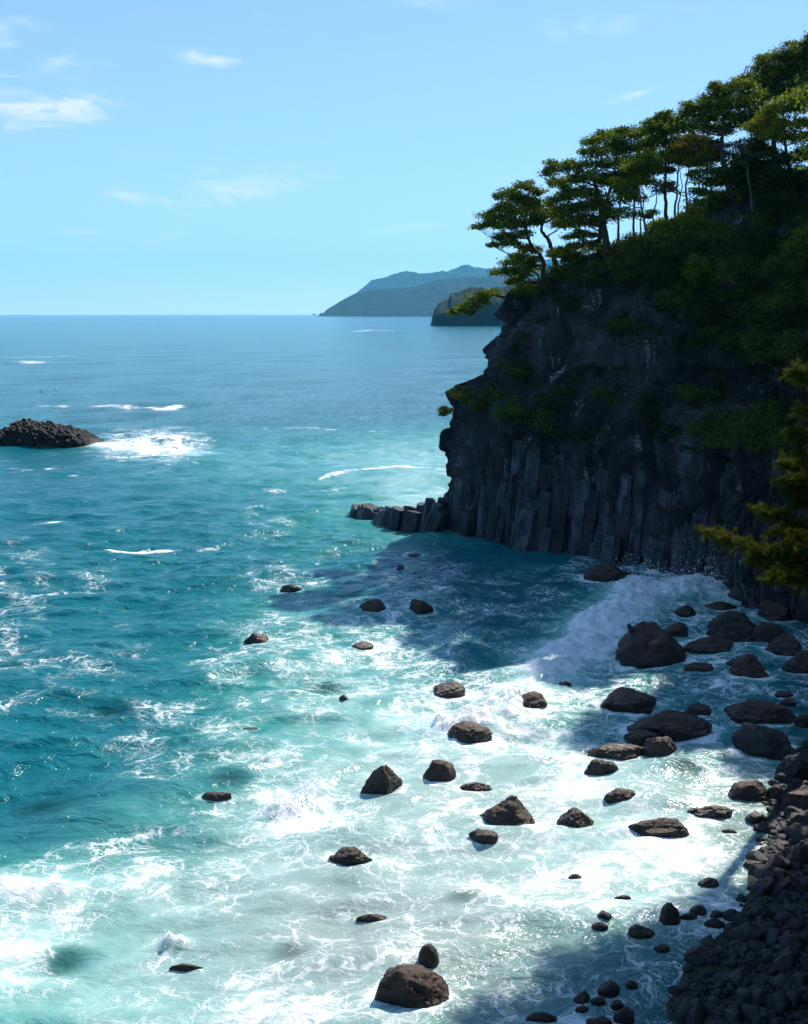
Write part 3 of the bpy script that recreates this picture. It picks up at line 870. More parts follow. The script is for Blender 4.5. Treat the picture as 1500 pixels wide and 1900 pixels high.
M_H1 = far_hill_material('far_wood', (0.006, 0.020, 0.012), (0.030, 0.044, 0.018), (0.05, 0.045, 0.04), 0.012)
M_H2 = far_hill_material('mid_wood', (0.006, 0.020, 0.010), (0.026, 0.042, 0.015), (0.010, 0.012, 0.015), 0.03)
far_hill('far_hill', [(598, 584), (625, 569), (645, 552), (665, 542), (690, 520), (720, 513), (755, 508), (790, 507), (830, 504), (865, 497), (900, 499), (930, 497), (990, 492), (1100, 480)],
         15500, 3600, M_H1, 1.3, 0.40, 0.09)
far_hill('far_hill', [(600, 583), (612, 571), (630, 562), (655, 550), (690, 541), (730, 537), (770, 534), (800, 528), (830, 521), (860, 517), (900, 514), (950, 509), (1100, 495)],
         9500, 2200, M_H1, 4.1, 0.45, 0.12)
far_hill('far_headland', [(800, 604), (803, 586), (808, 572), (815, 563), (832, 558), (836, 546), (852, 541), (880, 537), (905, 537), (930, 533), (960, 528), (1100, 500)],
         2240, 260, M_H2, 7.7, 0.13, 0.10)
m_rk, q = material('far_rock'); q.out(q.n('ShaderNodeBsdfPrincipled', {'Base Color': (0.05, 0.045, 0.04, 1), 'Roughness': 0.9}))

# ------------------------------------------------------------------ boulders
import bmesh


def ico(sub):
    bm = bmesh.new(); bmesh.ops.create_icosphere(bm, subdivisions=sub, radius=1.0)
    v = np.array([x.co[:] for x in bm.verts]); f = np.array([[y.index for y in x.verts] for x in bm.faces]); bm.free(); return v, f


ICO = {k: ico(k) for k in (1, 2, 3, 4, 5)}


def rock(a, b, c, shape, seed, sub=4):
    v, f = ICO[sub]; v = v.copy(); r = np.random.default_rng(seed)
    cuts = {'r': (10, .74, .93), 'f': (10, .70, .92), 'p': (9, .62, .86), 'a': (14, .56, .80), 's': (6, .7, .9), 'e': (3, .86, .96), 'k': (8, .66, .9)}[shape]
    for _ in range(cuts[0]):
        n = r.normal(size=3); n /= np.linalg.norm(n)
        if n[2] < -.2: n[2] *= -1
        if shape in 'rf' and n[2] > .8: n[2] *= .5; n /= np.linalg.norm(n)
        o = r.uniform(cuts[1], cuts[2]); e = np.maximum(0, v @ n - o); v -= e[:, None] * n * .93
    if shape in 'pk':
        k = 1 - (.42 if shape == 'p' else .25) * np.clip(v[:, 2], 0, 1); v[:, :2] *= k[:, None]; v[:, 0] += .12 * v[:, 2] * r.choice([-1, 1])
    if shape == 's': v[:, 2] += .35 * v[:, 0] * (v[:, 2] > 0)
    n1 = fbm(v * 1.5 + seed * 3.1, 3) - .5; n2 = fbm(v * 5 + seed * 1.7, 4) - .5
    rad = 1 + (.30 if shape != 'e' else .1) * n1 + (.13 if shape not in 're' else .07) * n2
    if sub >= 4: rad -= .10 * np.maximum(0, .06 - np.abs(fbm(v * 2.6 + seed * 2.3, 3) - .5)) / .06; rad += .09 * (fbm(v * 13 + seed, 4, .6) - .5)
    v *= rad[:, None]
    for ax, s in ((0, a), (1, b)):
        lo, hi = v[:, ax].min(), v[:, ax].max(); v[:, ax] = (v[:, ax] - (lo + hi) / 2) / ((hi - lo) / 2) * s
    v[:, 2] = v[:, 2] / v[:, 2].max() * c
    v[:, 2] = np.where(v[:, 2] < 0, v[:, 2] * max(1.0, 1.0 / c), v[:, 2])
    return v, f


def sea_z(x, y):
    return float(wz[np.argmin(np.abs(gx - x)), np.argmin(np.abs(gy - y))])


for i, ((px, py, w, h, sh, lab), (c, a, b, cz)) in enumerate(zip(BOULDERS, SOLVED)):
    sub = 5 if w > 58 else (4 if w > 30 else 3)
    v, f = rock(a, b, cz, sh, 100 + i, sub)
    zoff = c[2] + .8 * sea_z(c[0], c[1])
    sz = float(shore_z(np.array([c[0]]), np.array([c[1]]))[0])
    if sz > 0: zoff += sz * 0.7
    if sh == 'k':                                     # the knob on the left shoulder
        kv, kf = rock(.22, .2, .55, 'e', 5, 3); kv = kv @ np.array([[.85, 0, -.5], [0, 1, 0], [.5, 0, .85]]).T
        kv += np.array([-a * .58, 0, cz * .80]); f = np.concatenate([f, kf + len(v)]); v = np.concatenate([v, kv])
    o = mesh('boulder', v, f, M_BOULDER if i not in (44, 58, 61, 72, 74, 79, 80) else M_COBBLE); o.location = (c[0], c[1], zoff)
    tag(o, lab, 'boulder', 'boulders in the bay')
for i, (px, py, w, lab) in enumerate(SUNKEN):
    c = at(px, py); a = 0.5 * w * math.hypot(c[1], H) / F
    v, f = rock(a, a * .9, a * .6, 'r', 400 + i, 4)
    o = mesh('boulder', v, f, M_BOULDER); o.location = (c[0], c[1], -a * .6 - .30 + sea_z(c[0], c[1]))
    tag(o, lab, 'boulder', 'boulders under the water')

# ------------------------------------------------------------------ cobbles of the beach
protos = []
for k in range(12):
    v, f = rock(.5, .4, .3, 'a' if k % 2 else 'p', 600 + k, 3); o = bpy.data.meshes.new('cobble')
    o.from_pydata([tuple(x) for x in v], [], [tuple(x) for x in f]); o.materials.append(M_COBBLE)
    o.polygons.foreach_set('use_smooth', np.ones(len(f), bool)); protos.append((o, v, f))
cand = []
cr = np.random.default_rng(11)
while len(cand) < 1900:
    x, y = cr.uniform(8.5, 24), cr.uniform(34, 62)
    d, _ = seg_dist(np.array([x]), np.array([y]), COAST); ins = inside(np.array([x]), np.array([y]), poly)[0]
    dd = d[0] if ins else -d[0]
    if dd < -0.35 or dd > 5.5 or (dd < 0 and cr.random() < .7): continue
    z = float(shore_z(np.array([x]), np.array([y]))[0])
    ppx, ppy = project(np.array([x, y, max(z, 0)]))
    if ppx > 1530 or ppy > 1950: continue
    s = float(np.clip(cr.lognormal(-1.2, 0.58), .12, 1.2)); cand.append((x, y, z, s))
cand.sort(key=lambda t: -t[3] / math.hypot(t[1], H))
GRP = 'cobbles of the dark beach'
for x, y, z, s in cand[:290]:
    me, v, f = random.choice(protos); o = link('cobble', me); o.location = (x, y, z + .10 * s); k = s
    o.scale = (k * random.uniform(.8, 1.25), k * random.uniform(.8, 1.1), k * random.uniform(.75, 1.1))
    o.rotation_euler = (random.uniform(-.3, .3), random.uniform(-.3, .3), random.uniform(0, 6.28))
    tag(o, 'dark rounded cobble lying in the cobble beach at lower right', 'cobble', GRP)
sp_ = Soup()
for x, y, z, s in cand[290:]:
    me, v, f = random.choice(protos); t = random.uniform(0, 6.28)
    R = np.array([[math.cos(t), -math.sin(t), 0], [math.sin(t), math.cos(t), 0], [0, 0, 1]])
    sp_.add((v * s) @ R.T + (x, y, z + .06 * s), f)
o = sp_.build('shingle', M_COBBLE); o['kind'] = 'stuff'; tag(o, 'small dark stones filling the beach between the cobbles', 'shingle')

# ------------------------------------------------------------------ rock islet
isl = empty('rock_islet', (-69.5, 214.5, 0)); tag(isl, 'low brown islet of broken basalt columns ringed by surf at left', 'islet')
sil = .92 * np.array([(-10.2, .5), (-9.4, 1.6), (-7.6, 3.2), (-5.5, 4.6), (-4, 5.1), (-2, 4.6), (0, 4.2), (1, 4.5), (3, 3.9), (5.5, 3.3), (7.5, 2.4), (9, 1.6), (10.2, .5)])
nxi, nyi = 70, 40
ix = np.linspace(-10.6, 10.6, nxi); iy = np.linspace(-5.5, 5.5, nyi); IX, IY = np.meshgrid(ix, iy, indexing='ij')


def isl_z(x, y):
    h = np.interp(x, sil[:, 0], sil[:, 1]); e = np.clip(1 - np.abs((y - .6) / 5.2) ** 2.2, 0, 1) * np.clip((9.6 - np.abs(x)) / .8, 0, 1)
    return .84 * h * e ** .6 - .8 * (e <= 0)


IZ = isl_z(IX, IY) * .93 + .7 * (fbm(np.stack([IX * .7, IY * .7, 0 * IX], -1), 4) - .5) - .2
mesh('rock_base', np.stack([IX, IY, IZ], -1).reshape(-1, 3), grid_faces(nxi, nyi), M_ISLET, isl, smooth=False)
sp_ = Soup()
for k in range(900):
    x, y = random.uniform(-9.0, 8.6), random.uniform(-4.6, 4.2); z = float(isl_z(np.array(x), np.array(y)))
    if z < .15: continue
    w = random.uniform(.18, .36); l = random.uniform(.7, 1.9); n = 5
    ax = Vector((-.75 + random.uniform(-.25, .25), random.uniform(-.5, .0), .55)).normalized()
    u = ax.orthogonal().normalized(); vv = ax.cross(u); c = Vector((x, y, z - .55))
    ring = [c + w * (math.cos(2 * math.pi * i / n) * u + math.sin(2 * math.pi * i / n) * vv) for i in range(n)]
    V_ = [tuple(p) for p in ring] + [tuple(p + ax * l * 1.1) for p in ring] + [tuple(c + ax * l * 1.1)]
    Ft = []
    for i in range(n):
        j = (i + 1) % n; Ft += [(i, j, n + j), (i, n + j, n + i), (n + i, n + j, 2 * n)]
    sp_.add(V_, Ft)
o = sp_.build('column_tops', M_ISLET, isl, smooth=False); o['kind'] = 'stuff'
o = empty('rock_islet', at(583, 583.6)); tag(o, 'tiny grey islet on the horizon off the far point', 'islet')
v, f = rock(42, 30, 22, 'p', 900, 3); mesh('rock_base', v, f, m_rk, o)
o = empty('rock_islet', at(596, 585.5)); tag(o, 'small dark stack at the tip of the far point', 'islet')
v, f = rock(36, 30, 34, 'p', 901, 3); mesh('rock_base', v, f, m_rk, o)

# ------------------------------------------------------------------ buoys and the far buildings
def plain(name, c, r=.5):
    m, q = material(name); pos = q.n('ShaderNodeNewGeometry').outputs['Position']
    n = q.noise(pos, 3.0, 4).outputs[0]
    q.out(q.n('ShaderNodeBsdfPrincipled', {'Base Color': q.mix(q.ss(n, .3, .7), tuple(x * .8 for x in c), c), 'Roughness': r})); return m


M_BUOY = plain('buoy_paint', (.75, .72, .62)); M_BUOYD = plain('buoy_dark', (.05, .04, .04)); M_WALL = plain('white_wall', (.8, .8, .78)); M_CLAY = plain('bare_earth', (.42, .28, .18), .9)
M_GLASS = plain('window_glass', (.05, .07, .09), .2)
for (px, py, dk, lab) in [(78, 726, True, 'dark-topped float bobbing left of the other on the open sea'), (105, 724, False, 'pale float bobbing right of the other on the open sea')]:
    p = at(px, py); e = empty('buoy', p); e.scale = (.7, .7, .7); tag(e, lab, 'buoy', 'floats on the open sea')
    v, f = ICO[3]; mesh('float', v * (.55, .55, .5) + (0, 0, .2), f, M_BUOY, e)
    tv, tf = tube([(0, 0, .5), (0, 0, .7)], [.10, .08], 8); mesh('mast', tv, tf, M_BUOYD, e)
    v, f = ICO[2]; mesh('topmark', v * (.3, .3, .26) + (0, 0, .75), f, M_BUOYD if dk else M_BUOY, e)


def box(x0, x1, y0, y1, z0, z1):
    V_ = np.array([(x, y, z) for z in (z0, z1) for x, y in ((x0, y0), (x1, y0), (x1, y1), (x0, y1))], float)
    return V_, np.array([(0, 3, 2, 1), (4, 5, 6, 7), (0, 1, 5, 4), (1, 2, 6, 5), (2, 3, 7, 6), (3, 0, 4, 7)])


def far_building(px, py, D, blocks, lab, mat=None):
    p = aty(px, py, D); k = D / F; e = empty('far_building', p); tag(e, lab, 'building', 'buildings on the far hill')
    for (x0, x1, h) in blocks:
        v, f = box(x0 * k, x1 * k, 0, 60, -90, h * k); w = mesh('wall', v, f, mat or M_WALL, e, smooth=False)
        v, f = box(x0 * k - 2, x1 * k + 2, -2, 62, h * k, h * k + 3); mesh('roof', v, f, M_WALL, e, smooth=False)
        n = max(1, int((x1 - x0) / 3))
        for i in range(n):
            a = x0 + (i + .3) * (x1 - x0) / n; v, f = box(a * k, (a + .9) * k, -.6, .5, h * k * .3, h * k * .62); mesh('window', v, f, M_GLASS, w, smooth=False)
    return e


far_building(772, 532, 13000, [(-16, 2, 2.0), (2, 9, 4.0), (9, 18, 2.4)], 'long white hotel-like block with a small tower on the far hill')
e = far_building(784, 531, 12950, [(-1.2, 1.2, 6.5)], 'thin white tower standing at the right of the long white block')
for (px, py, w, h, lab) in [(858, 522, 22, 3, 'bare reddish clearing on the far hill slope'), (831, 526, 12, 2, 'pale clearing left of the reddish one on the far slope')]:
    p = aty(px, py, 12700); k = 12700 / F; v, f = rock(w * k / 2, 60, h * k, 'f', 77 + w, 3)
    o = mesh('clearing', v, f, M_CLAY); o.location = p; tag(o, lab, 'clearing')

# ------------------------------------------------------------------ trees
def leaf_quads(C, N, size, r):
    """small pointed leaf-clump faces at centres C facing roughly N"""
    n = len(C); N = N + r.normal(0, .55, (n, 3)); N /= np.linalg.norm(N, axis=1)[:, None]
    t = np.cross(N, r.normal(size=(n, 3))); t /= np.linalg.norm(t, axis=1)[:, None]; b = np.cross(N, t)
    L = (size * r.uniform(.6, 1.35, n))[:, None]; Wd = L * r.uniform(.32, .6, n)[:, None]
    V_ = np.stack([C - t * L, C - b * Wd, C + t * L, C + b * Wd], 1).reshape(-1, 3)
    return V_, np.arange(4 * n).reshape(n, 4)


def pad_leaves(c, rx, ry, rz, size, dens, r):
    """one foliage pad: clumps of leaves over a flattened dome"""
    k = max(8, int(dens * 15 * (rx * ry + rx * rz)))
    d = r.normal(size=(k, 3)); d /= np.linalg.norm(d, axis=1)[:, None]; d *= (r.uniform(.25, 1, k) ** .45)[:, None]
    d[:, 2] = np.where(d[:, 2] < -.25, -d[:, 2] * .6, d[:, 2])
    cc = c + d * (rx, ry, rz)
    m = 16; rad = .16 + .16 * min(rx, 2.0)
    off = r.normal(0, 1, (k, m, 3)) * (rad, rad, rad * .55); pts = (cc[:, None, :] + off).reshape(-1, 3)
    nn = np.repeat(d, m, 0) * .6 + off.reshape(-1, 3) / rad * .3 + (0, 0, .55)
    return leaf_quads(pts, nn, size, r)


def bez(a, b, bend, n=6):
    t = np.linspace(0, 1, n)[:, None]; mid = (a + b) / 2 + bend
    return (1 - t) ** 2 * a + 2 * t * (1 - t) * mid + t * t * b


def tree(name, label, base_px, Yd, trunk_px, pads, mat, r0=.28, cat='tree', group='pines on the headland', bark=None, size=.15, dens=1.35, seed=0, spread=1.6, sink=.6, bare=0, base=None):
    """trunk and pads are given where the photograph shows them, at the tree's own distance Yd"""
    r = np.random.default_rng(1000 + seed); bark = bark or M_BARK
    B = aty(*base_px, Yd) if base is None else np.array(base)
    e = empty(name, B)
    path = [B - (0, 0, sink)] + [aty(x, y, Yd + r.normal(0, .25)) for x, y in trunk_px]
    path = np.array(path)
    # smooth path
    s = np.linspace(0, 1, len(path)); tq = np.linspace(0, 1, 4 * len(path)); path = np.stack([np.interp(tq, s, path[:, k]) for k in range(3)], -1)
    for _ in range(2): path[1:-1] = (path[:-2] + 2 * path[1:-1] + path[2:]) / 4
    path[1:-1] += r.normal(0, .035, path[1:-1].shape)
    rad = np.interp(np.linspace(0, 1, len(path)), [0, .15, 1], [r0 * 1.35, r0, r0 * .28])
    wood = Soup(); wood.add(*tube(path - B, rad)); leaves = Soup(); k = Yd / F
    for (x, y, rx, ry) in pads:
        c = aty(x, y, Yd + r.uniform(-spread, spread))
        rxm, rzm = rx * k, ry * k; rym = rxm * r.uniform(.75, 1.0)
        leaves.add(*pad_leaves(c - B, rxm, rym, rzm * 1.25, size, dens, r))
        for _ in range(2):                              # side tufts break the flat tiers
            sc = r.uniform(.3, .5); leaves.add(*pad_leaves(c - B + np.array([r.uniform(-.9, .9) * rxm, r.uniform(-.9, .9) * rym, r.uniform(-.6, 1.5) * rzm]), rxm * sc, rym * sc, rzm * .8, size, dens * 1.2, r))
        # limb from the nearest lower point of the trunk
        dz = path[:, 2] - (c[2] - .35 * np.hypot(path[:, 0] - c[0], path[:, 1] - c[1]))
        cost = np.linalg.norm(path - c, axis=1) + 1.5 * np.maximum(0, dz); j = int(np.argmin(cost[2:])) + 2
        end = c - (0, 0, rzm * .25); pb = bez(path[j], end, np.array([r.normal(0, .2), r.normal(0, .2), -.12 * np.linalg.norm(end - path[j])]))
        pb[1:-1] += r.normal(0, .06, pb[1:-1].shape); rr = min(rad[j] * .6, .05 + .035 * np.linalg.norm(end - path[j]))
        wood.add(*tube(pb - B, np.linspace(rr, .025, len(pb)), 5))
        for _ in range(5 + bare):
            ang = r.uniform(0, 6.28); tip = c + np.array([math.cos(ang) * rxm * .85, math.sin(ang) * rym * .85, r.uniform(-.1, .7) * rzm]); st = pb[r.integers(2, len(pb))]
            wood.add(*tube(bez(st, tip, r.normal(0, .12, 3), 4) - B, [.028, .022, .016, .01], 4))
    wood.build('trunk', bark, e); leaves.build('crown', mat, e, smooth=False)
    return tag(e, label, cat, group)


def gen_pads(cx, cy, w, h, n, r, rx=(24, 40), ry=(9, 15)):
    out = []
    for _ in range(n):
        a = r.uniform(0, 6.28); d = math.sqrt(r.uniform(0, 1))
        out.append((cx + math.cos(a) * d * w, cy + math.sin(a) * d * h, r.uniform(*rx), r.uniform(*ry)))
    return out


PG = 'pines on the headland'
tree('pine_tree', 'windswept pine leaning out over the cliff edge, leftmost on the headland', (1009, 512), 125, [(1008, 478), (992, 464), (977, 438), (972, 405), (966, 355)],
     [(972, 347, 17, 8), (945, 361, 20, 8), (1000, 357, 15, 6), (925, 365, 10, 5), (960, 374, 32, 9), (990, 377, 20, 8), (935, 387, 20, 7), (965, 396, 34, 9), (1000, 402, 16, 7), (902, 401, 18, 5),
      (930, 405, 24, 6), (885, 422, 13, 4), (910, 418, 20, 5), (940, 420, 24, 6), (975, 416, 26, 8), (935, 442, 22, 5), (968, 436, 20, 6), (918, 456, 10, 4), (945, 452, 20, 4)], L_PINE, .24, seed=1, spread=1.3)
tree('pine_tree', 'small low pine under the leaning one, its boughs hanging past the cliff edge', (1004, 522), 126, [(1000, 510), (985, 498), (975, 485), (968, 470)],
     [(985, 466, 22, 6), (965, 478, 20, 6), (990, 482, 16, 5), (955, 490, 24, 6), (985, 496, 18, 6), (935, 506, 20, 4), (965, 507, 24, 6), (960, 522, 20, 5), (948, 525, 12, 4)], L_PINE, .12, seed=2, spread=.9)
tree('pine_tree', 'forked bare-stemmed pine just right of the leaning one', (1033, 492), 127, [(1025, 462), (1017, 442), (1004, 428), (1008, 408), (1020, 398)],
     [(1014, 394, 18, 7), (1032, 402, 16, 7), (1000, 410, 14, 6), (1040, 418, 20, 7), (1020, 380, 12, 5)], L_PINE, .27, seed=3, spread=1.2)
tree('pine_tree', 'thick-trunked pine with layered boughs reaching left, right of the forked one', (1132, 485), 122, [(1124, 440), (1118, 400), (1108, 350), (1095, 315)],
     [(1018, 323, 14, 5), (1042, 312, 24, 8), (1068, 308, 20, 7), (1030, 341, 20, 5), (1062, 335, 26, 7), (1085, 330, 22, 8), (1036, 372, 22, 6), (1065, 362, 28, 9), (1095, 360, 24, 9), (1045, 392, 26, 8), (1080, 388, 32, 10),
      (1110, 385, 26, 9), (1055, 414, 28, 7), (1090, 415, 32, 9), (1125, 405, 24, 8), (1080, 438, 20, 5)], L_PINE, .42, seed=4, spread=1.8)
tree('pine_tree', 'tall pine whose rounded green crown rises behind the thick-trunked one', (1112, 482), 125, [(1112, 440), (1125, 380), (1140, 320), (1145, 280)],
     [(1100, 265, 22, 7), (1128, 258, 26, 8), (1160, 250, 30, 8), (1188, 252, 28, 8), (1105, 285, 28, 8), (1140, 278, 34, 10), (1178, 275, 34, 10), (1208, 272, 24, 9), (1115, 308, 30, 9), (1155, 302, 34, 10), (1195, 300, 28, 10), (1125, 332, 30, 8), (1165, 330, 26, 8)],
     L_PINE, .30, seed=5, spread=2.2, dens=1.1)
tree('broadleaf_tree', 'open yellow-green broadleaf tree with thin pale stems in mid grove', (1200, 452), 119, [(1198, 420), (1190, 380), (1185, 340), (1195, 310)],
     [(1205, 292, 30, 8), (1180, 310, 28, 8), (1215, 318, 24, 8), (1160, 345, 28, 7), (1195, 338, 22, 7), (1150, 372, 24, 7), (1185, 370, 20, 6), (1225, 352, 20, 6), (1170, 398, 24, 7), (1205, 398, 16, 5)],
     L_LIT, .13, bark=M_PALEBARK, seed=6, spread=1.8, size=.15, dens=.75, bare=6, group='broadleaf trees on the headland')
tree('pine_tree', 'straight-stemmed pine with a small dark top above the rounded green crown', (1236, 412), 121, [(1236, 380), (1235, 330), (1236, 280), (1238, 240)],
     [(1240, 218, 14, 5), (1222, 226, 20, 6), (1252, 230, 14, 6), (1215, 240, 26, 7), (1240, 246, 24, 7), (1222, 262, 26, 7), (1250, 268, 16, 6)], L_PINE, .20, seed=7, spread=1.3)
tree('broadleaf_tree', 'golden yellowing tree with bare grey twigs beside the straight-stemmed pine', (1278, 408), 119, [(1276, 380), (1272, 345), (1280, 310), (1282, 280)],
     [(1268, 258, 20, 6), (1292, 262, 22, 7), (1256, 276, 20, 7), (1284, 280, 26, 8), (1305, 276, 18, 7), (1262, 298, 20, 6), (1236, 343, 18, 5), (1244, 352, 12, 4)],
     L_GOLD, .14, bark=M_PALEBARK, seed=8, spread=1.4, size=.13, dens=.55, bare=10, group='broadleaf trees on the headland')
tree('pine_tree', 'large dark pine with a broad sloping canopy and thick leaning trunk', (1368, 400), 116, [(1358, 360), (1346, 320), (1338, 270), (1345, 215)],
     [(1262, 238, 20, 7), (1278, 218, 26, 9), (1300, 202, 30, 10), (1320, 186, 26, 9), (1330, 168, 18, 7), (1345, 172, 26, 10), (1372, 160, 26, 9), (1290, 236, 28, 9), (1325, 215, 34, 12), (1360, 196, 34, 12), (1392, 180, 28, 11), (1330, 242, 32, 9), (1368, 226, 34, 11), (1400, 210, 28, 10)],
     L_PINE, .44, seed=9, spread=2.4, dens=1.15)
tree('pine_tree', 'highest broad dark canopy near the right edge of the grove', (1440, 370), 124, [(1440, 320), (1436, 260), (1440, 190), (1445, 150)],
     [(1395, 148, 24, 9), (1418, 128, 28, 10), (1448, 108, 30, 10), (1478, 104, 30, 10), (1412, 160, 28, 10), (1440, 140, 34, 13), (1475, 135, 34, 13), (1500, 120, 28, 12), (1430, 175, 32, 10), (1470, 165, 34, 12), (1505, 155, 30, 12), (1405, 185, 26, 8)],
     L_PINE, .38, seed=10, spread=2.4, dens=1.15)
tree('pine_tree', 'pine top cut by the right edge, highest point of the grove', (1535, 330), 122, [(1530, 250), (1522, 160), (1512, 90)],
     [(1506, 72, 14, 6), (1488, 86, 18, 6), (1510, 92, 22, 8), (1535, 84, 26, 9), (1500, 104, 26, 7), (1540, 115, 30, 11), (1560, 140, 34, 12)], L_PINE, .30, seed=11, spread=1.6)
tree('broadleaf_tree', 'broad tree with domed sunlit yellow-green boughs at the right edge of the grove', (1475, 385), 111, [(1470, 340), (1460, 290), (1455, 240)],
     [(1475, 182, 24, 6), (1498, 186, 22, 7), (1452, 196, 28, 7), (1485, 202, 28, 8), (1430, 214, 26, 7), (1402, 236, 22, 6), (1428, 232, 30, 8), (1460, 236, 28, 9), (1495, 230, 26, 10), (1440, 252, 30, 8), (1480, 258, 30, 10)],
     L_LIT, .30, seed=12, spread=2.0, size=.14, dens=1.25, group='broadleaf trees on the headland')
tree('pine_tree', 'thin dark understory pine between the golden tree and the leaning trunk', (1330, 418), 117, [(1328, 390), (1322, 360), (1318, 330)],
     [(1300, 322, 20, 6), (1325, 318, 22, 7), (1310, 340, 26, 7), (1340, 338, 20, 7), (1296, 356, 20, 5), (1326, 360, 26, 6), (1295, 376, 24, 5), (1322, 384, 30, 6), (1300, 398, 26, 6), (1345, 370, 18, 6)], L_PINE, .14, seed=13, spread=1.6, dens=.8)
tree('broadleaf_tree', 'half-bare grey-twigged tree against the dark canopy at right', (1398, 405), 112.5, [(1396, 370), (1390, 335), (1385, 300), (1392, 275)],
     [(1372, 270, 18, 7), (1395, 262, 18, 7), (1415, 280, 18, 7), (1405, 305, 20, 7), (1425, 330, 20, 8), (1380, 300, 16, 6)], L_SCRUB, .13, bark=M_PALEBARK, seed=14, spread=1.2, size=.12, dens=.45, bare=16, group='broadleaf trees on the headland')
tree('broadleaf_tree', 'dense dark evergreen filling the right edge below the domed boughs', (1480, 430), 110, [(1478, 400), (1475, 350), (1478, 310)],
     [(1455, 300, 28, 12), (1490, 290, 28, 13), (1440, 325, 26, 11), (1475, 325, 30, 13), (1505, 330, 26, 14), (1448, 352, 28, 11), (1485, 360, 30, 13), (1430, 375, 26, 10), (1465, 385, 30, 11), (1500, 395, 30, 13)], L_SCRUB, .3, seed=15, spread=2.0, dens=1.2, group='broadleaf trees on the headland')
tree('broadleaf_tree', 'leafy green undergrowth tree in front of the leaning trunk', (1285, 440), 116, [(1285, 425), (1282, 412)],
     [(1262, 415, 26, 7), (1290, 410, 26, 7), (1245, 428, 26, 7), (1275, 428, 30, 8), (1312, 420, 28, 8), (1225, 442, 24, 7), (1260, 445, 30, 8), (1300, 442, 30, 8), (1345, 415, 26, 8), (1370, 405, 24, 8)], L_LIT, .12, seed=16, spread=1.5, dens=.95, group='broadleaf trees on the headland')
tree('pine_tree', 'pine bough growing straight out from the cliff face over the far headland', (938, 552), 127, [(915, 546), (895, 552), (875, 566), (858, 578)],
     [(915, 543, 14, 4), (900, 548, 16, 5), (885, 556, 18, 5), (872, 568, 18, 5), (856, 576, 14, 4), (842, 580, 10, 3), (868, 582, 12, 4), (895, 562, 14, 4)], L_PINE, .15, seed=17, spread=.7, sink=.0)
tree('pine_tree', 'tiny pine sprig sticking out left of the lower cliff bench', (842, 768), 124, [(834, 766), (827, 763)], [(822, 761, 8, 3), (831, 764, 8, 3), (824, 769, 7, 2)], L_PINE, .06, seed=18, spread=.2, sink=0)
for i, (bx_, by_, lab) in enumerate([(1062, 492, 'leftmost thin leafy sapling between the forked and thick-trunked pines'), (1085, 490, 'middle bare sapling between the forked and thick-trunked pines'), (1102, 488, 'right bare sapling left of the thick trunk')]):
    rr = np.random.default_rng(50 + i)
    tree('sapling', lab, (bx_, by_), 123 + i, [(bx_ - 6, by_ - 20), (bx_ - 12 + 4 * i, by_ - 42), (bx_ - 14 + 6 * i, by_ - 58)],
         [(bx_ - 16 + 5 * i, by_ - 30, 12, 4), (bx_ - 22, by_ - 16, 16, 4), (bx_ - 10 + 6 * i, by_ - 52, 12, 4), (bx_ + 6, by_ - 38, 10, 3)], L_LIT if i == 0 else L_PINE, .06, seed=60 + i, spread=.8, size=.13, dens=.5, bare=8, group='saplings on the headland rim')
for i, (bx_, by_, w_, h_, mt, Yd, lab) in enumerate([(1048, 478, 26, 12, L_PINE, 125, 'knee-high leafy shrub at the foot of the forked pine'), (1150, 466, 32, 12, L_PINE, 123, 'dark understory shrub right of the thick trunk'), 
        (1215, 432, 30, 14, L_LIT, 122, 'bright understory shrub at the foot of the straight-stemmed pine'), (1302, 405, 30, 14, L_PINE, 121, 'dark understory shrub behind the golden tree'), (1345, 385, 34, 26, L_LIT, 120, 'olive understory shrub left of the leaning trunk'), (1405, 385, 40, 28, L_PINE, 119, 'dark understory shrub right of the leaning trunk'), (1460, 365, 44, 34, L_PINE, 118, 'dark understory mass behind the dense evergreen')]):
    tree('shrub', lab, (bx_, by_ + h_ + 8), Yd, [(bx_, by_ + h_ * .4), (bx_ + 3, by_)], gen_pads(bx_, by_, w_, h_, 8, np.random.default_rng(140 + i), (13, 22), (6, 10)), mt, .08, cat='shrub', group='understory shrubs of the grove', seed=150 + i, spread=1.0, size=.16, dens=.7, bare=3)
for i, (bx_, top, Yd, lab) in enumerate([(1150, 330, 126, 'slim pine trunk behind the open yellow-green tree, left one'), (1178, 315, 127, 'slim pine trunk behind the open yellow-green tree, right one'), (1255, 290, 124, 'slim dark pine just right of the straight-stemmed one'), (1310, 270, 121, 'slim dark pine behind the golden tree'), (1415, 250, 117, 'slim dark pine behind the half-bare grey tree')]):
    rr = np.random.default_rng(80 + i)
    tree('pine_tree', lab, (bx_, 470 - (bx_ - 1150) * .3), Yd, [(bx_ - 3, 420 - (bx_ - 1150) * .25), (bx_ + 4, (top + 420) / 2 - 30), (bx_ + 2, top)],
         gen_pads(bx_, top + 12, 30, 26, 7, rr, (18, 28), (6, 10)), L_PINE, .15, seed=90 + i, spread=1.5)
tree('broadleaf_tree', 'dark leafy tree closing the gap right of the leaning trunk', (1420, 420), 115, [(1420, 390), (1415, 350), (1412, 320)],
     gen_pads(1415, 345, 48, 50, 14, np.random.default_rng(21), (24, 34), (9, 14)), L_SCRUB, .2, seed=121, spread=1.8, dens=.9, group='broadleaf trees on the headland')
tree('broadleaf_tree', 'olive leafy tree behind the leaning trunk, left of the half-bare one', (1385, 415), 119, [(1384, 380), (1380, 340), (1378, 310)],
     gen_pads(1375, 325, 40, 48, 11, np.random.default_rng(22), (20, 30), (7, 12)), L_PINE, .2, seed=122, spread=1.6, dens=.8, group='broadleaf trees on the headland')
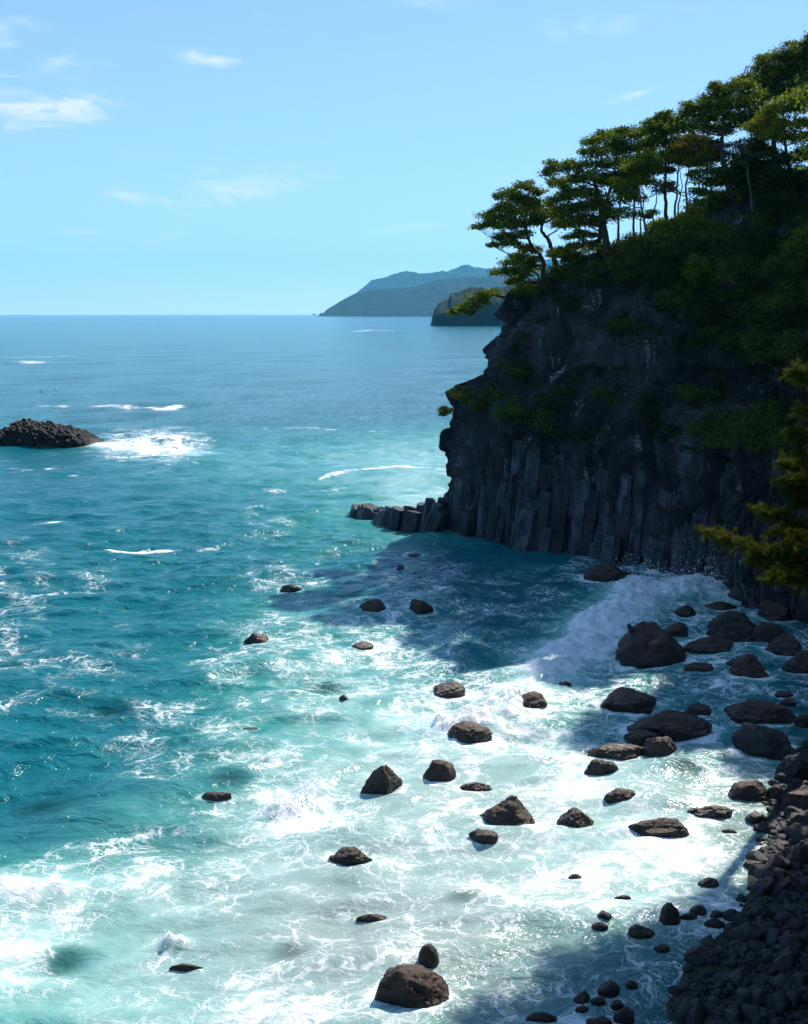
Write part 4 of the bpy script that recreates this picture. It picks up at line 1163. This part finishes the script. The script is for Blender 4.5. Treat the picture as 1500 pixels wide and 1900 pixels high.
# trees out of frame on the same ridge and above the near beach: their shade falls into the bay
for i, (x, y, hgt, w) in enumerate([(46, 108, 18, 5.0), (50, 103, 18, 5.0), (55, 106, 19, 5.5), (60, 111, 20, 6), (43.5, 105, 15, 4.5), (48, 116, 17, 5), (53, 111, 19, 5.5)]):
    z0 = ground_z(x, y, 34); r = np.random.default_rng(200 + i); e = empty('pine_tree', (x, y, z0))
    wd = Soup(); wd.add(*tube([(0, 0, -1), (.3, .2, hgt * .4), (0, .4, hgt * .95)], [.4, .3, .1])); lv = Soup()
    for _ in range(16):
        a = r.uniform(0, 6.28); d = w * math.sqrt(r.uniform(0, .8)); zc = hgt * r.uniform(.5, .97)
        lv.add(*pad_leaves(np.array([math.cos(a) * d, math.sin(a) * d, zc]), 2.2, 2.0, .9, .2, .9, r)); wd.add(*tube([(0, .2, zc * .75), (math.cos(a) * d, math.sin(a) * d, zc - .2)], [.12, .04], 4))
    wd.build('trunk', M_BARK, e); lv.build('crown', L_PINE, e, smooth=False)
    tag(e, 'ridge pine standing beyond the right edge of the headland grove', 'tree', 'ridge pines beyond the grove')
for i, (x, y, hgt, w) in enumerate([(27.0, 64.5, 37.5, 3.6), (31.5, 68, 38, 4.6), (37, 70, 39, 5.2), (43, 73, 40, 5.5), (32, 61.5, 38, 5.0), (39, 63, 40, 6.0), (27.4, 59, 36, 3.2)]):
    z0 = float(shore_z(np.array([x]), np.array([y]))[0]); hg = hgt - z0 + 2; r = np.random.default_rng(300 + i); e = empty('pine_tree', (x, y, z0))
    wd = Soup(); wd.add(*tube([(0, 0, -.6), (.3, .2, hg * .4), (0, .4, hg * .97)], [.4, .3, .1])); lv = Soup()
    for _ in range(16):
        a = r.uniform(0, 6.28); d = w * math.sqrt(r.uniform(0, .8)); zc = hg - r.uniform(0, 8)
        lv.add(*pad_leaves(np.array([math.cos(a) * d, math.sin(a) * d, zc]), 2.0, 2.0, .8, .18, .9, r)); wd.add(*tube([(0, .2, zc * .8), (math.cos(a) * d, math.sin(a) * d, zc - .2)], [.12, .04], 4))
    wd.build('trunk', M_BARK, e); lv.build('crown', L_PINE, e, smooth=False)
    tag(e, 'tall pine standing above the beach out of the picture at right', 'tree', 'pines above the beach')

# ------------------------------------------------------------------ bushes on the rim, the slope and the ledges of the cliff
BUSH = [(1235, 505, 52, 34, 'round bush with tangled twigs on the upper cliff slope, left one'), (1350, 495, 66, 44, 'largest leafy bush in the middle of the shaded slope'), (1440, 470, 56, 44, 'leafy bush right of the largest one on the slope'), (1190, 462, 42, 20, 'low bush at the foot of the open yellow-green tree'),
        (1290, 468, 48, 24, 'bush under the leafy undergrowth tree'), (1400, 425, 50, 26, 'dark bush under the half-bare grey tree'), (1480, 440, 44, 30, 'dark bush at the right edge under the dense evergreen'), (1290, 555, 48, 30, 'bush hanging over the cliff below the tangled one'),
        (1390, 565, 66, 40, 'wide dark bush on the lower shaded slope'), (1470, 545, 50, 44, 'dark bush at the right edge of the shaded slope'), (1340, 622, 50, 30, 'lowest bush of the shaded slope'), (1440, 640, 62, 40, 'dark bush over the right part of the cliff'),
        (1150, 505, 40, 20, 'bush on the rim right of the thick trunk'), (1080, 510, 40, 16, 'bush on the rim under the bare saplings'), (1040, 520, 30, 14, 'bush on the rim under the forked pine'), (975, 545, 30, 10, 'low shrub at the very edge of the cliff top'),
        (860, 738, 26, 10, 'shrub at the left end of the cliff bench'), (905, 748, 44, 18, 'shrub patch on the cliff bench'), (960, 765, 44, 26, 'dark shrub hanging below the cliff bench'), (1005, 790, 30, 30, 'lowest shrub hanging from the cliff bench'), (960, 690, 28, 14, 'small shrub on the cliff above the bench'),
        (1130, 738, 22, 10, 'lone small shrub in the middle of the cliff face'), (1150, 610, 34, 14, 'shrub on a ledge of the upper cliff face'), (1290, 740, 38, 16, 'shrub on the right part of the cliff face'), (1340, 800, 66, 40, 'large dark shrub mass low on the right cliff'), (1430, 800, 62, 50, 'dark shrub mass at the right end of the cliff')]
for i, (px, py, rx, ry, lab) in enumerate(BUSH):
    hit = on_headland(px, py)
    if hit is None: continue
    P_, Nn = hit; k = P_[1] / F; r = np.random.default_rng(500 + i)
    e = empty('bush', P_); lv = Soup(); wd = Soup()
    n = max(5, int(rx * ry / 130))
    for _ in range(n):
        a = r.uniform(0, 6.28); d = math.sqrt(r.uniform(0, 1)); h2 = on_headland(px + math.cos(a) * d * rx * .8, py + math.sin(a) * d * ry * .8)
        if h2 is None: continue
        c = h2[0] + np.array([r.uniform(-.3, .3), -r.uniform(.2, 1.0), r.uniform(0, .6)]) * min(1, rx / 34) - P_
        s = r.uniform(.7, 1.5) * min(1, .4 + rx / 55); lv.add(*pad_leaves(c, s, s * .8, s * .7, .13, .9, r)); wd.add(*tube(bez(h2[0] - P_ + (0, .3, -.3), c, r.normal(0, .15, 3), 4), [.05, .04, .03, .015], 4))
    if lv.n == 0: bpy.data.objects.remove(e); continue
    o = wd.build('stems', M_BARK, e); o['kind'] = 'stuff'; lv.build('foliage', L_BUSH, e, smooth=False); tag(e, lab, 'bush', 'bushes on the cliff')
# round-crowned trees packed on the shaded slope
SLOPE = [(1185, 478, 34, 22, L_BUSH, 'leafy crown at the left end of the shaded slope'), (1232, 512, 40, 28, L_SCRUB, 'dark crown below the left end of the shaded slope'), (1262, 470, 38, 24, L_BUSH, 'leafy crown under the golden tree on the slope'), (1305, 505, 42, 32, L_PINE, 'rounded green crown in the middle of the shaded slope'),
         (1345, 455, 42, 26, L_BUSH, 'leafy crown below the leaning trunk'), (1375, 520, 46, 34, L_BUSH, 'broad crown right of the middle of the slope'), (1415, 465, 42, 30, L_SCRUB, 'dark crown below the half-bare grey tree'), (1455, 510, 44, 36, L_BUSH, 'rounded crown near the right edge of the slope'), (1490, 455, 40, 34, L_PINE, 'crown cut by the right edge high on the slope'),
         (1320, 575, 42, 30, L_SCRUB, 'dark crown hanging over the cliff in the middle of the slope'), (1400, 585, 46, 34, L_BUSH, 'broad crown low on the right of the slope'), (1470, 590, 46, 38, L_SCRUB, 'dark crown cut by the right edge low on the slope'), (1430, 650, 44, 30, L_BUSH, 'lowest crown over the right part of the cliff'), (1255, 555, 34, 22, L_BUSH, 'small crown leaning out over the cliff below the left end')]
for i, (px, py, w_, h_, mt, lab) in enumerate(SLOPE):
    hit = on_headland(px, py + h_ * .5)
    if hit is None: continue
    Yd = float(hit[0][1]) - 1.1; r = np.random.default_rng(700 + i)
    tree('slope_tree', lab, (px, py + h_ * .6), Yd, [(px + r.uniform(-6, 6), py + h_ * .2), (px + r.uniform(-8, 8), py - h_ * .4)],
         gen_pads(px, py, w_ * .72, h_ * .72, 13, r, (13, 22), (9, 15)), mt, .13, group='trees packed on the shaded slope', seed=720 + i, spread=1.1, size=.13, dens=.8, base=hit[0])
for i, (bx_, by_, top, Yd, lab) in enumerate([(1192, 440, 330, 120.5, 'slender pale trunk beside the open yellow-green tree'), (1216, 428, 320, 120, 'second slender pale trunk right of the open yellow-green tree'), (1262, 410, 300, 120, 'slender pale trunk leaning left by the golden tree'), (1295, 402, 305, 119, 'slender pale trunk right of the golden tree'), (1318, 400, 290, 118, 'slender pale trunk left of the leaning dark one')]):
    tree('slender_tree', lab, (bx_, by_), Yd, [(bx_ - 4, by_ - 30), (bx_ + 5, by_ - 62), (bx_ - 3, top)], gen_pads(bx_, top - 6, 16, 10, 4, np.random.default_rng(160 + i), (12, 18), (5, 8)), L_LIT if i % 2 else L_PINE, .10, bark=M_PALEBARK, group='slender pale trees in the grove', seed=170 + i, spread=.8, size=.14, dens=.7, bare=7)
# low scrub that nobody could count
r = np.random.default_rng(77); lv = Soup(); cnt = 0
for _ in range(3800):
    px, py = r.uniform(900, 1510), r.uniform(440, 860)
    lim = np.interp(px, [900, 1000, 1130, 1200, 1300, 1510], [545, 540, 535, 560, 640, 740])
    patchn = float(vnoise(np.array([px / 46, py / 30, 2.2])))
    if py > lim and patchn < .72: continue
    hit = on_headland(px, py)
    if hit is None or hit[0][1] > 150 or hit[0][2] < 12: continue
    c = hit[0] + np.array([0, -.1, .15]); s = r.uniform(.3, .75); n = 26
    pts = c + r.normal(0, 1, (n, 3)) * (s * .6, s * .6, s * .42); lv.add(*leaf_quads(pts, np.tile([0, -.4, .7], (n, 1)), .14, r))
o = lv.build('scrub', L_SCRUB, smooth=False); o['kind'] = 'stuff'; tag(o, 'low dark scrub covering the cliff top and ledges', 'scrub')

# ------------------------------------------------------------------ near pine whose boughs reach in from the right
def near_pine():
    r = np.random.default_rng(31); Yd = 17.0; k = Yd / F
    bx0, by0 = 8.35, 17.6; B = np.array([bx0, by0, float(shore_z(np.array([bx0]), np.array([by0]))[0])])
    e = empty('pine_tree', B)
    wood = Soup(); path = np.array([B - (0, 0, .3), B + (-.1, -.2, 1.2), B + (-.2, -.4, 2.6), B + (-.1, -.4, 4.2), B + (.1, -.3, 6.0)]); wood.add(*tube(path - B, [.17, .15, .12, .09, .05], 9))
    tufts = []
    BR = [[(1660, 1050), (1520, 1048), (1440, 1030), (1370, 1010), (1315, 988)], [(1660, 1080), (1540, 1080), (1480, 1075), (1435, 1072)], [(1650, 980), (1540, 985), (1470, 965), (1415, 948)], [(1650, 930), (1540, 920), (1490, 905), (1462, 890)],
          [(1660, 880), (1550, 880), (1500, 868), (1458, 860)], [(1660, 830), (1560, 830), (1510, 818), (1478, 806)], [(1650, 720), (1560, 720), (1510, 706), (1478, 690)], [(1650, 1000), (1560, 1010), (1500, 1000), (1455, 985)], [(1660, 780), (1560, 775), (1520, 770), (1495, 765)],
          [(1650, 950), (1560, 945), (1500, 935), (1470, 915)], [(1650, 1040), (1560, 1060), (1510, 1055), (1470, 1050)], [(1650, 900), (1580, 905), (1530, 890), (1490, 845)], [(1640, 1010), (1540, 1020), (1470, 1020), (1400, 1040)]]
    for bi, br in enumerate(BR):
        pts = np.array([aty(x, y, Yd + r.normal(0, .12) + .25 * math.sin(bi * 2.1)) for x, y in br]); t = np.linspace(0, 1, len(pts)); tq = np.linspace(0, 1, 16)
        pts = np.stack([np.interp(tq, t, pts[:, c]) for c in range(3)], -1)
        root = path[np.argmin(np.abs(path[:, 2] - pts[0, 2]))]; pts = np.concatenate([[root], pts])
        wood.add(*tube(pts - B, np.linspace(.045, .008, len(pts)), 6))
        for j in range(4, len(pts)):
            for s in range(11):
                f = j / len(pts); L = r.uniform(.08, .36) * (1.1 - .5 * f)
                d = r.normal(size=3); d[2] = d[2] * .5 + .12; d[0] -= .5; d /= np.linalg.norm(d); tip = pts[j] + d * L
                wood.add(*tube(np.array([pts[j], tip]) - B, [.009, .005], 4)); tufts.append((tip, d)); tufts.append((pts[j] + d * L * .55, d))
        tufts.append((pts[-1], pts[-1] - pts[-2]))
    nv = []; ns = Soup()
    for c, d in tufts:
        d = d / (np.linalg.norm(d) + 1e-9); n = 44
        q5 = r.normal(size=(n, 3)) * .75 + d * .9 + (0, 0, .35); q5 /= np.linalg.norm(q5, axis=1)[:, None]
        s = np.cross(q5, r.normal(size=(n, 3))); s /= np.linalg.norm(s, axis=1)[:, None]; L = r.uniform(.055, .095, n)[:, None]
        b0 = c + r.normal(0, .012, (n, 3)); v = np.stack([b0 - s * .0038, b0 + s * .0038, b0 + q5 * L], 1).reshape(-1, 3) - B; ns.add(v, np.arange(3 * n).reshape(n, 3))
    wood.build('trunk', M_BARK, e); ns.build('needles', L_NEAR, e, smooth=False)
    tag(e, 'near pine with sunlit yellow-green boughs reaching in from the right edge', 'tree')


near_pine()

# ------------------------------------------------------------------ spray thrown up where the breaker meets the cliff
r = np.random.default_rng(91); m_sp, q = material('spray'); q.out(q.n('ShaderNodeBsdfDiffuse', {'Color': (.86, .88, .88, 1)}))
v0, f0 = ICO[1]; sp_ = Soup()
JETS = [(1318, 1092, 1318, 1035, 1.0, 420), (1300, 1092, 1285, 1045, 1.6, 260), (1335, 1094, 1345, 1050, 1.1, 200), (1215, 1085, 1200, 1040, 1.1, 420), (1180, 1080, 1165, 1045, .9, 260), (1240, 1088, 1235, 1058, 1.2, 260), (1270, 1090, 1270, 1066, 1.4, 240)]
for (bx_, by_, tx, ty, sd, n) in JETS:
    b = at(bx_, by_); t_ = aty(tx, ty, b[1])
    for _ in range(n):
        u = r.uniform(0, 1) ** 1.6 * 1.25; c = b + (t_ - b) * u + r.normal(0, 1, 3) * (sd * (.25 + .5 * u), .5, .22 + .12 * u)
        if c[2] < .1: continue
        sp_.add(v0 * r.lognormal(-3.75, .55) * (1.25 - .5 * min(u, 1)) + c, f0)
for pts, wd, hh in BREAKERS[:3]:
    w = np.array([at(*p) for p in pts])
    for _ in range(900):
        i = r.integers(0, len(w) - 1); c = w[i] + (w[i + 1] - w[i]) * r.uniform() + np.array([r.normal(0, wd * .6), r.normal(0, wd * .6), 0]); c[2] = hh * r.uniform(.3, 1.0) + abs(r.normal(0, .25 * hh + .08))
        sp_.add(v0 * r.lognormal(-4.0, .4) + c, f0)
o = sp_.build('sea_spray', m_sp); o['kind'] = 'stuff'; tag(o, 'white spray bursting where the breaker meets the cliff foot', 'spray')

# ------------------------------------------------------------------ haze over the far coast
hv, hf = box(-20500, 20500, -3500, 20800, -30, 1050)
m_hz, q = material('haze')
q.out(None, q.n('ShaderNodeVolumePrincipled', {'Color': (0.14, 0.63, 1.0, 1), 'Density': 3.5e-5, 'Anisotropy': 0.1}).outputs[0])
hz = mesh('haze', hv, hf, m_hz, smooth=False); hz['kind'] = 'stuff'; tag(hz, 'thin blue sea haze over the far coast', 'haze')
